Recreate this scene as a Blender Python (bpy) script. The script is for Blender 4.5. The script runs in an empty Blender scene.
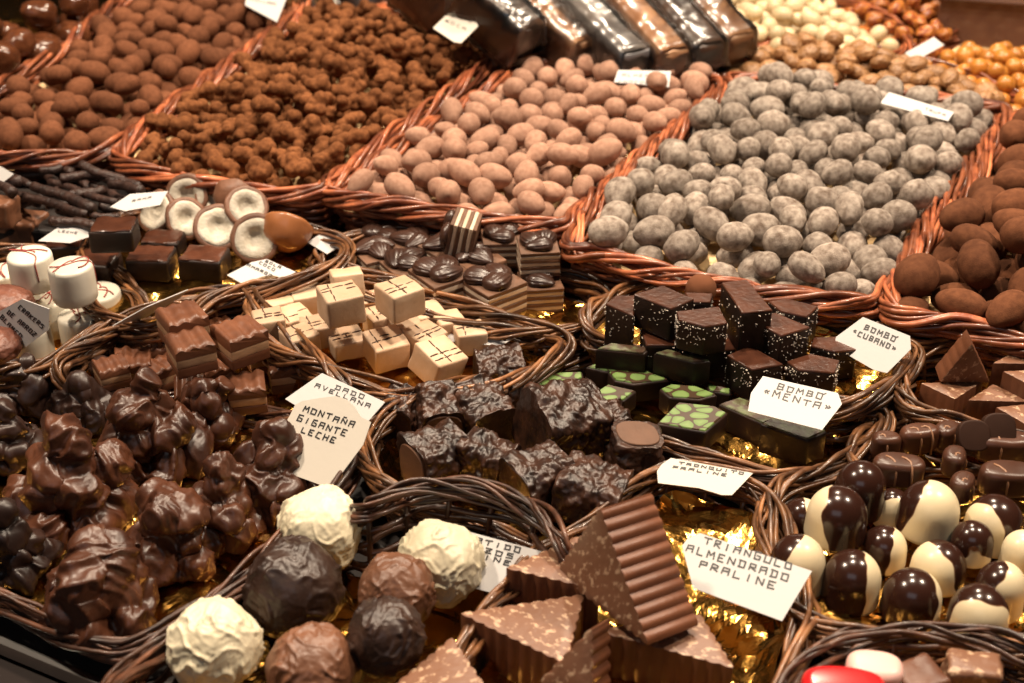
import bpy, bmesh, math, random
import numpy as np
from mathutils import Vector, Matrix, noise, Euler

random.seed(7)
rng = np.random.default_rng(7)
SC = bpy.context.scene
COL = SC.collection
R = math.radians

# ------------------------------------------------------------------ camera
CAM = Vector((0, 0, .45)); PITCH = R(31); F = 1422.0
FWD = Vector((0, math.cos(PITCH), -math.sin(PITCH)))
RGT = Vector((1, 0, 0)); UPV = Vector((0, math.sin(PITCH), math.cos(PITCH)))
def ray(px, py): return FWD + RGT*((px-512)/F) + UPV*((341.5-py)/F)
def W(px, py, z):
    d = ray(px, py)
    return CAM + d*((z-CAM.z)/d.z)
def ppm(p): return F/((p-CAM).dot(FWD))          # pixels per metre at a point
def on_plane(px, py, o, n):
    d = ray(px, py)
    return CAM + d*((o-CAM).dot(n)/d.dot(n))

cd = bpy.data.cameras.new('camera'); cam = bpy.data.objects.new('camera', cd); COL.objects.link(cam)
cam.location = CAM; cam.rotation_euler = (R(90)-PITCH, 0, 0)
cd.sensor_width = 36; cd.lens = 36*F/1024; cd.clip_start = .01; cd.clip_end = 50
cd.dof.use_dof = True; cd.dof.focus_distance = .75; cd.dof.aperture_fstop = 10.5
SC.camera = cam

# ------------------------------------------------------------------ materials
def mat(name, col, rough=.5, metal=0, col2=None, nscale=60, bump=0, bscale=200, spec=.5, coat=0, attr=None, ramp=(.35,.65), detail=4, bdist=.001):
    m = bpy.data.materials.new(name); m.use_nodes = True
    nt = m.node_tree; p = nt.nodes['Principled BSDF']
    p.inputs['Roughness'].default_value = rough; p.inputs['Metallic'].default_value = metal
    p.inputs['Specular IOR Level'].default_value = spec; p.inputs['Coat Weight'].default_value = coat
    p.inputs['Coat Roughness'].default_value = .08
    p.inputs['Base Color'].default_value = (*col, 1)
    tc = nt.nodes.new('ShaderNodeTexCoord')
    oi = nt.nodes.new('ShaderNodeObjectInfo')
    add = nt.nodes.new('ShaderNodeVectorMath'); add.operation = 'MULTIPLY_ADD'
    cmb = nt.nodes.new('ShaderNodeCombineXYZ')
    for i in range(3): nt.links.new(oi.outputs['Random'], cmb.inputs[i])
    nt.links.new(cmb.outputs[0], add.inputs[0]); add.inputs[1].default_value = (3.1, 1.7, 2.3)
    nt.links.new(tc.outputs['Object'], add.inputs[2])
    vec = add.outputs[0]
    if col2:
        n = nt.nodes.new('ShaderNodeTexNoise'); n.inputs['Scale'].default_value = nscale; n.inputs['Detail'].default_value = detail
        nt.links.new(vec, n.inputs['Vector'])
        r = nt.nodes.new('ShaderNodeValToRGB'); e = r.color_ramp.elements
        e[0].position, e[1].position = ramp; e[0].color = (*col, 1); e[1].color = (*col2, 1)
        nt.links.new(n.outputs['Fac'], r.inputs[0]); out = r.outputs[0]
        # small per-object difference in tone
        hv = nt.nodes.new('ShaderNodeHueSaturation'); mr = nt.nodes.new('ShaderNodeMapRange')
        mr.inputs[3].default_value = .80; mr.inputs[4].default_value = 1.18
        nt.links.new(oi.outputs['Random'], mr.inputs[0]); nt.links.new(mr.outputs[0], hv.inputs['Value'])
        nt.links.new(out, hv.inputs['Color']); out = hv.outputs[0]
        nt.links.new(out, p.inputs['Base Color'])
    if attr:
        a = nt.nodes.new('ShaderNodeAttribute'); a.attribute_name = attr
        mx = nt.nodes.new('ShaderNodeMix'); mx.data_type = 'RGBA'; mx.blend_type = 'MULTIPLY'; mx.inputs[0].default_value = 1
        if col2: nt.links.new(out, mx.inputs[6])
        else: mx.inputs[6].default_value = (*col, 1)
        nt.links.new(a.outputs['Color'], mx.inputs[7]); nt.links.new(mx.outputs[2], p.inputs['Base Color'])
    if bump:
        n2 = nt.nodes.new('ShaderNodeTexNoise'); n2.inputs['Scale'].default_value = bscale; n2.inputs['Detail'].default_value = 5
        nt.links.new(vec, n2.inputs['Vector'])
        b = nt.nodes.new('ShaderNodeBump'); b.inputs['Strength'].default_value = bump; b.inputs['Distance'].default_value = bdist
        nt.links.new(n2.outputs['Fac'], b.inputs['Height']); nt.links.new(b.outputs[0], p.inputs['Normal'])
    return m

M = {}
M['milk']   = mat('milk_chocolate', (.115,.040,.018), .44, col2=(.17,.062,.028), nscale=45, bump=.15, bscale=350)
M['milkgloss'] = mat('glossy_milk_chocolate', (.042,.0135,.0065), .37, col2=(.09,.031,.0145), nscale=45, bump=.3, bscale=150, bdist=.0015)
M['milkdark'] = mat('glossy_dark_cluster_chocolate', (.020,.0095,.007), .40, col2=(.035,.015,.010), nscale=40, bump=.25, bscale=130, bdist=.0015)
M['milkmatt'] = mat('brushed_milk_chocolate', (.14,.057,.028), .42, col2=(.20,.085,.044), nscale=70, bump=.25, bscale=300)
M['dark']   = mat('dark_chocolate', (.012,.007,.0055), .46, col2=(.03,.015,.010), nscale=60, bump=.15, bscale=300, spec=.28)
M['darktop'] = mat('lit_dark_chocolate', (.050,.0165,.0085), .30, col2=(.085,.029,.0145), nscale=90, bump=.3, bscale=300)  # lighter copy of dark chocolate, overhead light put into the colour of the tops
M['darkmatt'] = mat('brushed_dark_chocolate', (.022,.011,.008), .40, col2=(.04,.019,.012), nscale=80, bump=.25, bscale=300)
M['crunch'] = mat('crunchy_dark_chocolate', (.016,.0075,.0052), .36, col2=(.06,.024,.013), nscale=110, bump=.5, bscale=300, bdist=.0012)
M['pralineshell'] = mat('satin_brown_chocolate', (.055,.020,.010), .36, col2=(.085,.031,.016), nscale=45, bump=.12, bscale=250)
M['praline'] = mat('cut_praline', (.12,.055,.028), .55, col2=(.155,.072,.038), nscale=90, bump=.15, bscale=600)
M['white']  = mat('white_chocolate', (.66,.58,.40), .42, col2=(.74,.67,.49), nscale=50, bump=.25, bscale=260)
M['whitesmooth']  = mat('smooth_white_coating', (.64,.60,.49), .4, col2=(.70,.66,.56), nscale=30, bump=.05, bscale=260)
M['cream']  = mat('hazelnut_cream', (.52,.345,.215), .5, col2=(.60,.425,.285), nscale=90, bump=.2, bscale=380)
M['creamlayer'] = mat('cream_layer', (.36,.21,.115), .5, col2=(.43,.26,.15), nscale=90, bump=.15, bscale=380)
M['spongelayer'] = mat('sponge_layer', (.11,.052,.027), .6, col2=(.16,.075,.04), nscale=140, bump=.3, bscale=500)
M['whitelayer'] = mat('white_cream_layer', (.56,.44,.32), .5, col2=(.63,.51,.38), nscale=140, bump=.2, bscale=500)
M['nutA'] = mat('brown_cocoa_dust', (.125,.046,.021), .9, col2=(.175,.066,.031), nscale=3, bump=.35, bscale=16, spec=.15, bdist=.0007)
M['nutB'] = mat('orange_cocoa_dust', (.13,.048,.019), .95, col2=(.215,.082,.031), nscale=4, bump=.45, bscale=22, spec=.1, bdist=.0007)
M['nutC'] = mat('pink_cocoa_dust', (.30,.165,.112), .9, col2=(.40,.235,.165), nscale=2.6, bump=.3, bscale=16, spec=.15, bdist=.0007)
M['nutD'] = mat('grey_sugar_dust', (.135,.097,.074), .92, col2=(.40,.34,.285), nscale=2.4, bump=.6, bscale=15, spec=.15, ramp=(.30,.66), detail=10, bdist=.0012)
M['nutE'] = mat('dark_cocoa_dust', (.095,.034,.015), .9, col2=(.145,.054,.024), nscale=2.6, bump=.35, bscale=16, spec=.15, bdist=.0007)
M['glossnut'] = mat('glazed_chocolate', (.075,.024,.010), .2, col2=(.12,.04,.016), nscale=3, bump=.3, bscale=6, bdist=.0007)
M['whitenut'] = mat('ivory_glaze', (.58,.44,.25), .45, col2=(.66,.53,.33), nscale=3, bump=.1, bscale=10, bdist=.0007)
M['walnut'] = mat('candied_walnut', (.24,.115,.042), .45, col2=(.38,.20,.085), nscale=4, bump=.5, bscale=9, bdist=.0007)
M['caramel'] = mat('caramel_glaze', (.42,.15,.022), .3, col2=(.54,.23,.045), nscale=3, bump=.2, bscale=7, bdist=.0007)
M['fruit'] = mat('candied_fruit', (.42,.15,.03), .35, col2=(.22,.05,.02), nscale=2, bump=.3, bscale=6, ramp=(.45,.6), bdist=.0007)
M['wickerR'] = mat('red_varnished_wicker', (.15,.039,.017), .33, col2=(.38,.12,.05), nscale=70, bump=.3, bscale=300, attr='shade', coat=.2)
M['wickerB'] = mat('brown_varnished_wicker', (.065,.025,.011), .36, col2=(.22,.095,.036), nscale=80, bump=.3, bscale=300, attr='shade', coat=.15)
M['wickerD'] = mat('dark_brown_wicker', (.035,.014,.008), .40, col2=(.12,.046,.022), nscale=80, bump=.3, bscale=300, attr='shade', coat=.1)
M['gold'] = mat('gold_foil', (.42,.21,.042), .18, metal=1, col2=(.52,.28,.065), nscale=20, bump=.25, bscale=90, bdist=.003)
M['paper'] = mat('gold_paper', (.62,.42,.2), .42, metal=.5, col2=(.68,.48,.26), nscale=20)
M['card'] = mat('white_card', (.53,.52,.51), .55, bump=.06, bscale=300)
M['cardcream'] = mat('cream_card', (.60,.56,.49), .5, bump=.06, bscale=300)
M['ink'] = mat('black_ink', (.012,.011,.012), .5)
M['inkgrey'] = mat('pale_ink', (.10,.09,.09), .5)
M['red'] = mat('red_glaze', (.55,.012,.014), .25)
M['redline'] = mat('red_icing', (.30,.045,.035), .4)
M['pink'] = mat('pink_chocolate', (.78,.46,.40), .4, col2=(.80,.50,.44), nscale=40)
M['coconut'] = mat('coconut_flesh', (.46,.41,.32), .65, col2=(.58,.53,.44), nscale=200, bump=.6, bscale=500)
M['shell'] = mat('cocoa_shell', (.13,.055,.028), .5, col2=(.2,.09,.05), nscale=90, bump=.3, bscale=400)
M['shellsmooth'] = mat('smooth_tan_shell', (.28,.105,.038), .32, col2=(.33,.13,.05), nscale=30)
M['flake'] = mat('coconut_flakes', (.70,.62,.52), .7)
M['table'] = mat('dark_cloth', (.012,.008,.007), .6, col2=(.02,.013,.01), nscale=40)
M['panel'] = mat('dark_lacquer', (.02,.012,.010), .35, col2=(.026,.016,.013), nscale=12)
M['metal'] = mat('brushed_steel', (.62,.6,.58), .28, metal=1)
M['drizzle'] = mat('piped_dark_lines', (.07,.03,.016), .4)
M['caradrizzle'] = mat('piped_milk_lines', (.28,.14,.075), .45)
M['pouch'] = mat('dark_chocolate_bar', (.03,.018,.015), .4, col2=(.09,.045,.025), nscale=40)
M['tan'] = mat('copper_wrapper', (.42,.25,.14), .4, metal=.2, col2=(.22,.10,.045), nscale=40)
M['slate'] = mat('slate_blue_wrapper', (.10,.10,.115), .35, col2=(.20,.19,.19), nscale=30)
M['acrylic'] = mat('smoked_acrylic', (.11,.055,.035), .15, col2=(.14,.07,.045), nscale=10)
M['bread'] = mat('rice_cracker_chocolate', (.13,.045,.028), .45, col2=(.2,.08,.05), nscale=120, bump=.6, bscale=300)

def film():
    m = bpy.data.materials.new('clear_cellophane'); m.use_nodes = True; nt = m.node_tree
    out = nt.nodes['Material Output']; nt.nodes.remove(nt.nodes['Principled BSDF'])
    t = nt.nodes.new('ShaderNodeBsdfTransparent'); t.inputs[0].default_value = (.93,.88,.82,1)
    g = nt.nodes.new('ShaderNodeBsdfGlossy'); g.inputs['Roughness'].default_value = .28
    fr = nt.nodes.new('ShaderNodeFresnel'); fr.inputs[0].default_value = 1.6
    mp = nt.nodes.new('ShaderNodeMath'); mp.operation = 'MULTIPLY_ADD'; mp.inputs[1].default_value = 1.0; mp.inputs[2].default_value = .07
    nt.links.new(fr.outputs[0], mp.inputs[0])
    mx = nt.nodes.new('ShaderNodeMixShader'); nt.links.new(mp.outputs[0], mx.inputs[0])
    nt.links.new(t.outputs[0], mx.inputs[1]); nt.links.new(g.outputs[0], mx.inputs[2]); nt.links.new(mx.outputs[0], out.inputs[0])
    return m
M['film'] = film()

def speckled(name, base, spot, scale, lo, hi, rough=.4, stretch=(1,1,1)):
    m = mat(name, base, rough, bump=.25, bscale=260)
    nt = m.node_tree; p = nt.nodes['Principled BSDF']
    tc = nt.nodes.new('ShaderNodeTexCoord'); mp = nt.nodes.new('ShaderNodeMapping'); mp.inputs['Scale'].default_value = stretch
    nt.links.new(tc.outputs['Object'], mp.inputs[0])
    n = nt.nodes.new('ShaderNodeTexNoise'); n.inputs['Scale'].default_value = scale; n.inputs['Detail'].default_value = 3; n.inputs['Roughness'].default_value = .6
    nt.links.new(mp.outputs[0], n.inputs['Vector'])
    r = nt.nodes.new('ShaderNodeValToRGB'); e = r.color_ramp.elements
    e[0].position = lo; e[1].position = hi; e[0].color = (*base, 1); e[1].color = (*spot, 1)
    nt.links.new(n.outputs['Fac'], r.inputs[0]); nt.links.new(r.outputs[0], p.inputs['Base Color'])
    return m
M['almondtop'] = speckled('milk_chocolate_with_almond_bits', (.19,.085,.045), (.50,.33,.21), 190, .545, .63, .45, (1,1.6,1))  # almond bits, on a base lighter than the sides that holds light on top

def two_tone():
    m = mat('dark_coat_over_white', (.02,.01,.008), .13, bump=.02, bscale=100)
    nt = m.node_tree; p = nt.nodes['Principled BSDF']
    at = nt.nodes.new('ShaderNodeAttribute'); at.attribute_name = 'coat'
    r = nt.nodes.new('ShaderNodeValToRGB'); e = r.color_ramp.elements
    e[0].position = .47; e[1].position = .53; e[0].color = (.74,.62,.40,1); e[1].color = (.030,.011,.007,1)
    el = r.color_ramp.elements.new(.50); el.color = (.16,.06,.025,1)
    nt.links.new(at.outputs['Fac'], r.inputs[0]); nt.links.new(r.outputs[0], p.inputs['Base Color'])
    r2 = nt.nodes.new('ShaderNodeMapRange'); r2.inputs[1].default_value = .47; r2.inputs[2].default_value = .53
    r2.inputs[3].default_value = .32; r2.inputs[4].default_value = .2
    nt.links.new(at.outputs['Fac'], r2.inputs[0]); nt.links.new(r2.outputs[0], p.inputs['Roughness'])
    return m
M['twotone'] = two_tone()

def mosaic():
    m = mat('green_mosaic', (.2,.3,.1), .45, bump=.1, bscale=300)
    nt = m.node_tree; p = nt.nodes['Principled BSDF']
    tc = nt.nodes.new('ShaderNodeTexCoord'); oi = nt.nodes.new('ShaderNodeObjectInfo')
    ad = nt.nodes.new('ShaderNodeVectorMath'); ad.operation = 'ADD'
    nt.links.new(tc.outputs['Object'], ad.inputs[0]); nt.links.new(oi.outputs['Random'], ad.inputs[1])
    mp = nt.nodes.new('ShaderNodeMapping'); mp.inputs['Scale'].default_value = (1, 1.25, 0); mp.inputs['Rotation'].default_value = (0,0,.5)
    nt.links.new(ad.outputs[0], mp.inputs[0])
    v = nt.nodes.new('ShaderNodeTexVoronoi'); v.voronoi_dimensions = '2D'; v.feature = 'DISTANCE_TO_EDGE'; v.inputs['Scale'].default_value = 112; v.inputs['Randomness'].default_value = .9
    v2 = nt.nodes.new('ShaderNodeTexVoronoi'); v2.voronoi_dimensions = '2D'; v2.inputs['Scale'].default_value = 112; v2.inputs['Randomness'].default_value = .9; nt.links.new(mp.outputs[0], v2.inputs['Vector'])
    nt.links.new(mp.outputs[0], v.inputs['Vector'])
    n = nt.nodes.new('ShaderNodeTexNoise'); n.inputs['Scale'].default_value = 180; nt.links.new(tc.outputs['Object'], n.inputs['Vector'])
    s = nt.nodes.new('ShaderNodeMath'); s.operation = 'MULTIPLY_ADD'; s.inputs[1].default_value = .10; nt.links.new(n.outputs['Fac'], s.inputs[0])
    nt.links.new(v.outputs['Distance'], s.inputs[2])
    r = nt.nodes.new('ShaderNodeValToRGB'); e = r.color_ramp.elements
    e[0].position = .075; e[1].position = .115; e[0].color = (.05,.025,.010,1); e[1].color = (.11,.19,.045,1)
    el = r.color_ramp.elements.new(.45); el.color = (.165,.25,.075,1)
    q = nt.nodes.new('ShaderNodeMath'); q.operation = 'SUBTRACT'; q.inputs[1].default_value = .40; q.use_clamp = True; nt.links.new(v2.outputs['Distance'], q.inputs[0])
    q2 = nt.nodes.new('ShaderNodeMath'); q2.operation = 'SUBTRACT'; nt.links.new(s.outputs[0], q2.inputs[0]); nt.links.new(q.outputs[0], q2.inputs[1])
    nt.links.new(q2.outputs[0], r.inputs[0]); nt.links.new(r.outputs[0], p.inputs['Base Color'])
    return m
M['mosaic'] = mosaic()
M['mosaicdull'] = speckled('dull_green_and_brown_top', (.05,.024,.012), (.11,.13,.055), 120, .45, .60, .45)

# ------------------------------------------------------------------ object helpers
def tag(o, label=None, cat=None, group=None, kind=None):
    if label: o['label'] = label
    if cat: o['category'] = cat
    if group: o['group'] = group
    if kind: o['kind'] = kind
    return o
def link(name, me, mats=None, parent=None, loc=(0,0,0), rot=None):
    if mats is not None and not me.materials:
        for m in (mats if isinstance(mats, (list, tuple)) else [mats]): me.materials.append(m)
    o = bpy.data.objects.new(name, me); COL.objects.link(o); o.location = loc
    if rot is not None: o.rotation_euler = rot
    if parent: o.parent = parent
    return o
def thing(name, label, cat, loc, rot=(0,0,0), group=None):
    o = bpy.data.objects.new(name, None); COL.objects.link(o); o.empty_display_size = .01
    o.location = loc; o.rotation_euler = rot
    return tag(o, label, cat, group)
def bm_mesh(bm, name, smooth=True, angle=None):
    me = bpy.data.meshes.new(name); bm.normal_update(); bm.to_mesh(me); bm.free()
    if smooth: me.polygons.foreach_set('use_smooth', [True]*len(me.polygons))
    if angle is not None: me.set_sharp_from_angle(angle=angle)
    return me
def raw_mesh(name, v, f, smooth=True, shade=None):
    me = bpy.data.meshes.new(name); me.from_pydata([tuple(map(float, p)) for p in v], [], [tuple(int(i) for i in q) for q in f]); me.update()
    if smooth: me.polygons.foreach_set('use_smooth', [True]*len(me.polygons))
    if shade is not None:
        a = me.attributes.new('shade', 'FLOAT_COLOR', 'POINT'); s = np.repeat(np.asarray(shade, float)[:, None], 4, 1); s[:, 3] = 1
        a.data.foreach_set('color', s.ravel())
    return me

class Tubes:
    def __init__(s): s.v = []; s.f = []; s.c = []; s.n = 0
    def add(s, pts, r, sides=6, shade=1.0, up=(0,0,1), closed=False):
        pts = np.asarray(pts, float); n = len(pts)
        if closed: t = np.roll(pts, -1, 0)-np.roll(pts, 1, 0)
        else: t = np.gradient(pts, axis=0)
        t /= np.linalg.norm(t, axis=1)[:, None]+1e-12
        a = np.cross(t, np.array(up, float)); a /= np.linalg.norm(a, axis=1)[:, None]+1e-9
        b = np.cross(a, t)
        rr = np.broadcast_to(np.asarray(r, float), (n,))
        th = np.arange(sides)*2*np.pi/sides
        ring = pts[:, None]+rr[:, None, None]*(a[:, None]*np.cos(th)[None, :, None]+b[:, None]*np.sin(th)[None, :, None])
        s.v.append(ring.reshape(-1, 3)); sh = np.broadcast_to(np.asarray(shade, float), (n,)); s.c.append(np.repeat(sh, sides))
        m = n if closed else n-1
        for i in range(m):
            j = (i+1) % n
            for k in range(sides):
                l = (k+1) % sides
                s.f.append((s.n+i*sides+k, s.n+i*sides+l, s.n+j*sides+l, s.n+j*sides+k))
        if not closed:
            s.f.append(tuple(s.n+k for k in range(sides))[::-1]); s.f.append(tuple(s.n+(n-1)*sides+k for k in range(sides)))
        s.n += n*sides
    def mesh(s, name): return raw_mesh(name, np.concatenate(s.v), s.f, True, np.concatenate(s.c))

def smooth_loop(pts, n):
    P = np.array([tuple(p) for p in pts]); m = len(P); out = []
    for i in range(m):
        p0, p1, p2, p3 = P[i-1], P[i], P[(i+1) % m], P[(i+2) % m]
        for t in np.arange(24)/24:
            out.append(.5*((2*p1)+(-p0+p2)*t+(2*p0-5*p1+4*p2-p3)*t*t+(-p0+3*p1-3*p2+p3)*t**3))
    out = np.array(out); d = np.linalg.norm(np.roll(out, -1, 0)-out, axis=1); s = np.concatenate([[0], np.cumsum(d)])
    out = np.vstack([out, out[:1]]); u = np.linspace(0, s[-1], n, endpoint=False)
    return np.stack([np.interp(u, s, out[:, k]) for k in range(3)], 1), s[-1]
def outward(path):
    t = np.roll(path, -1, 0)-np.roll(path, 1, 0); t /= np.linalg.norm(t, axis=1)[:, None]
    nrm = np.stack([t[:, 1], -t[:, 0], 0*t[:, 0]], 1)
    c = path.mean(0)
    if ((path-c)*nrm).sum() < 0: nrm = -nrm
    nrm /= np.linalg.norm(nrm, axis=1)[:, None]+1e-9
    return nrm
def smoothnoise(n, k, amp):
    x = np.arange(n)/n*2*np.pi; o = np.zeros(n)
    for j in range(1, k+1): o += rng.normal()*np.cos(j*x)+rng.normal()*np.sin(j*x)
    return amp*o/math.sqrt(k)

LOOPS = {}
def basket(key, name, label, px, zr, mats, strands=9, r=.0021, a=.0065, b=.0075, twist=.13, rows=20, group='wicker baskets on the stall', foot=.0, taper=.86, liner='gold', zl=None, crumple=.0022, lift=.85):
    pts = [W(q[0], q[1], q[2] if len(q) > 2 else zr) for q in px]
    n0 = 40; path, L = smooth_loop(pts, n0); n = int(L/.0035); path, L = smooth_loop(pts, n)
    nrm = outward(path); c = path.mean(0); base = Vector((c[0], c[1], foot))
    t = thing(name, label, 'basket', base, group=group)
    off = np.array(base)
    s = np.arange(n)/n*L
    tw = max(1, round(L/twist)); T = Tubes()
    for k in range(strands):
        ph = 2*np.pi*k/strands+rng.normal()*.25
        inner = .45 if k % 4 == 3 else 1
        th = ph+2*np.pi*tw*s/L+smoothnoise(n, 9, .28)
        aa = a*inner*(1+smoothnoise(n, 12, .12)); bb = b*inner*(1+smoothnoise(n, 12, .12))
        p = path+nrm*(aa*np.cos(th))[:, None]; p[:, 2] += bb*np.sin(th)
        rad = r*(1+rng.normal()*.12)*(1+smoothnoise(n, 20, .06))
        sh = np.clip(rng.uniform(.45, 1.35)*(1+smoothnoise(n, 16, .22)), .25, 1.7)
        if k % 3 == 0: T.add(p-off, rad, 7, sh, closed=True)
        else:
            for piece in range(2):
                a0 = rng.integers(0, n); ln = int(n*rng.uniform(.42, .62)); ii = (a0+np.arange(ln)) % n
                q = p[ii]-off; fade = np.minimum(1, np.minimum(np.arange(ln), ln-1-np.arange(ln))/10)
                q = q-nrm[ii]*((1-fade)*a*.9*np.cos(th[ii]))[:, None]; q[:, 2] -= (1-fade)*bb[ii]*np.sin(th[ii])*.8
                if rng.random() < .35:
                    fl = np.clip((np.arange(ln)-(ln-16))/16, 0, 1)**1.6; q = q+nrm[ii]*(fl*rng.uniform(-.002, .006))[:, None]; q[:, 2] += fl*rng.uniform(-.002, .005)
                T.add(q+nrm[ii]*rng.normal()*.0008+rng.normal(size=(ln, 1))*nrm[ii]*.00012, rad[ii]*(.55+.45*fade), 7, sh[ii]*rng.uniform(.75, 1.2))
    link('rim', T.mesh('rim'), mats, t)
    # woven wall
    T = Tubes(); S = Tubes()
    nst = max(12, int(L/.022)); H = np.maximum(path[:, 2]-b-foot, .002); Hm = zr-b-foot
    cen = np.array([c[0], c[1], 0])
    def wall_at(f):   # f: 0 top .. 1 foot
        k = 1-(1-taper)*f; q = cen+(path-cen)*[k, k, 0]; q[:, 2] = path[:, 2]-b-H*f+.002; return q
    for i in range(rows):
        f = (i+.5)/rows; q = wall_at(f)
        q = q+nrm*(.0022*np.sin(np.pi*nst*s/L+np.pi*i)*1.0)[:, None]; q[:, 2] += smoothnoise(n, 10, .0003)
        T.add(q[::2]-off, Hm/rows*.50 if rows > 9 else min(.0016, Hm/rows*.5), 5, rng.uniform(.55, 1.1), closed=True)
    link('woven_wall', T.mesh('woven_wall'), mats, t)
    for i in range(nst):
        j = int(i*n/nst)
        S.add([wall_at(f)[j]-off for f in (-.02, .25, .5, .75, 1)], .0016, 5, rng.uniform(.6, 1), up=(1, .3, 0))
    link('stakes', S.mesh('stakes'), mats, t)
    LOOPS[key] = path
    if liner:
        zl = foot+.006 if zl is None else zl
        na, nr = 110, 26
        idx = (np.arange(na)*n/na).astype(int); pl = path[idx]-nrm[idx]*(a+.003); v = []; fcs = []
        for j in range(nr):
            f = 1-j/nr
            for i in range(na):
                q = cen+(pl[i]-cen)*[f, f, 0]
                w = max(0, (f-.80)/.20); z = zl+(pl[i][2]-.006-zl)*lift*w*w*(.75+.35*noise.noise((q[0]*30, q[1]*30, 5)))
                p3 = Vector((q[0], q[1], 0))
                cr = abs(noise.noise(p3*23))*2.8+abs(noise.noise(p3*70+Vector((3,1,7))))*.35-.5
                z += crumple*cr*2.0
                v.append((q[0]+.002*noise.noise(p3*120), q[1]+.002*noise.noise(p3*120+Vector((9,9,9))), z))
            if j:
                for i in range(na):
                    k = (i+1) % na; fcs.append(((j-1)*na+i, (j-1)*na+k, j*na+k, j*na+i))
        v.append((cen[0], cen[1], zl)); last = len(v)-1
        for i in range(na): fcs.append(((nr-1)*na+i, (nr-1)*na+(i+1) % na, last))
        me = raw_mesh('liner', np.array(v)-off, fcs, False)
        li = link('foil_liner' if liner == 'gold' else 'paper_liner', me, M['gold'] if liner == 'gold' else M['paper'], t)
    return t

def inside(poly, x, y):
    c = False; n = len(poly)
    for i in range(n):
        x1, y1 = poly[i][:2]; x2, y2 = poly[i-1][:2]
        if (y1 > y) != (y2 > y) and x < (x2-x1)*(y-y1)/(y2-y1)+x1: c = not c
    return c

def blob_mesh(name, balls, voxel, noise_amp=0, noise_scale=60, smooth_it=3, ridge=0, seed=0):
    bm = bmesh.new()
    for (c, r, sc, rt) in balls:
        bmesh.ops.create_icosphere(bm, subdivisions=3, radius=r, matrix=Matrix.Translation(c) @ Euler(rt).to_matrix().to_4x4() @ Matrix.Diagonal((*sc, 1)))
    me = bpy.data.meshes.new(name+'_tmp'); bm.to_mesh(me); bm.free()
    o = bpy.data.objects.new('tmp', me); COL.objects.link(o)
    md = o.modifiers.new('r', 'REMESH'); md.mode = 'VOXEL'; md.voxel_size = voxel
    sm = o.modifiers.new('s', 'SMOOTH'); sm.iterations = smooth_it; sm.factor = .5
    dg = bpy.context.evaluated_depsgraph_get(); out = bpy.data.meshes.new_from_object(o.evaluated_get(dg))
    bpy.data.objects.remove(o); bpy.data.meshes.remove(me)
    out.name = name
    if noise_amp or ridge:
        off = Vector((seed*3.7, seed*1.3, seed*2.9))
        n = len(out.vertices); co = np.empty(n*3); out.vertices.foreach_get('co', co); co = co.reshape(-1, 3)
        no = np.empty(n*3); out.vertex_normals.foreach_get('vector', no); no = no.reshape(-1, 3)
        for i in range(n):
            p = Vector(co[i]); d = noise_amp*noise.noise(p*noise_scale+off)
            if ridge:
                q = Vector((p.x*1.0, p.y*1.0, p.z*.55))*noise_scale*1.1+off+Vector(noise.noise_vector(p*45+off))*.8
                d += ridge*(max(0, 1-abs(noise.noise(q))*3.2)**1.3+.5*max(0, 1-abs(noise.noise(q*1.9))*3.5))
            co[i] += no[i]*d
        out.vertices.foreach_set('co', co.ravel()); out.update()
    out.polygons.foreach_set('use_smooth', [True]*len(out.polygons))
    return out

def ico(name, sub, fn):
    bm = bmesh.new(); bmesh.ops.create_icosphere(bm, subdivisions=sub, radius=1)
    for v in bm.verts: v.co = fn(v.co.copy())
    return bm_mesh(bm, name)

def prism_bm(pts, z0, z1, bev=.001, segs=2, rough=0, rscale=80, cuts=0, seed=0, vert_bev=True):
    bm = bmesh.new()
    lo = [bm.verts.new((x, y, z0)) for x, y in pts]; hi = [bm.verts.new((x, y, z1)) for x, y in pts]
    area = sum(pts[i-1][0]*pts[i][1]-pts[i][0]*pts[i-1][1] for i in range(len(pts)))
    top = bm.faces.new(hi); bm.faces.new(lo[::-1])
    n = len(pts)
    for i in range(n): bm.faces.new((lo[i], lo[(i+1) % n], hi[(i+1) % n], hi[i]))
    bmesh.ops.recalc_face_normals(bm, faces=bm.faces)
    if bev:
        es = list(bm.edges) if vert_bev else [e for e in bm.edges if abs(e.verts[0].co.z-e.verts[1].co.z) < 1e-6]
        bmesh.ops.bevel(bm, geom=es, offset=bev, segments=segs, profile=.5, affect='EDGES', clamp_overlap=True)
    if cuts:
        bmesh.ops.triangulate(bm, faces=[f for f in bm.faces if len(f.verts) > 4])
        bmesh.ops.subdivide_edges(bm, edges=[e for e in bm.edges if e.calc_length() > .003], cuts=cuts, use_grid_fill=True)
    if rough:
        off = Vector((seed*1.7, seed*2.9, seed*.7))
        bm.normal_update()
        for v in bm.verts: v.co += v.normal*rough*noise.fractal(v.co*rscale+off, .6, 2, 4)
    return bm
def prism(name, pts, z0, z1, m, parent, **k):
    return link(name, bm_mesh(prism_bm(pts, z0, z1, **k), name, True, R(38)), m, parent)

def rect(w, d): return [(-w/2, -d/2), (w/2, -d/2), (w/2, d/2), (-w/2, d/2)]

PLACED = []
def place(px, py, zc, r, fac=.84, add=True):
    """a point on the line of sight, pushed up the heap until it no longer digs into its neighbours"""
    z = zc
    for _ in range(60):
        p = W(px, py, z)
        if all((p-q).length > fac*(r+s) for q, s in PLACED): break
        z += .0012
        if z > zc+.05: break
    if add: PLACED.append((p, r))
    return p

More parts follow.
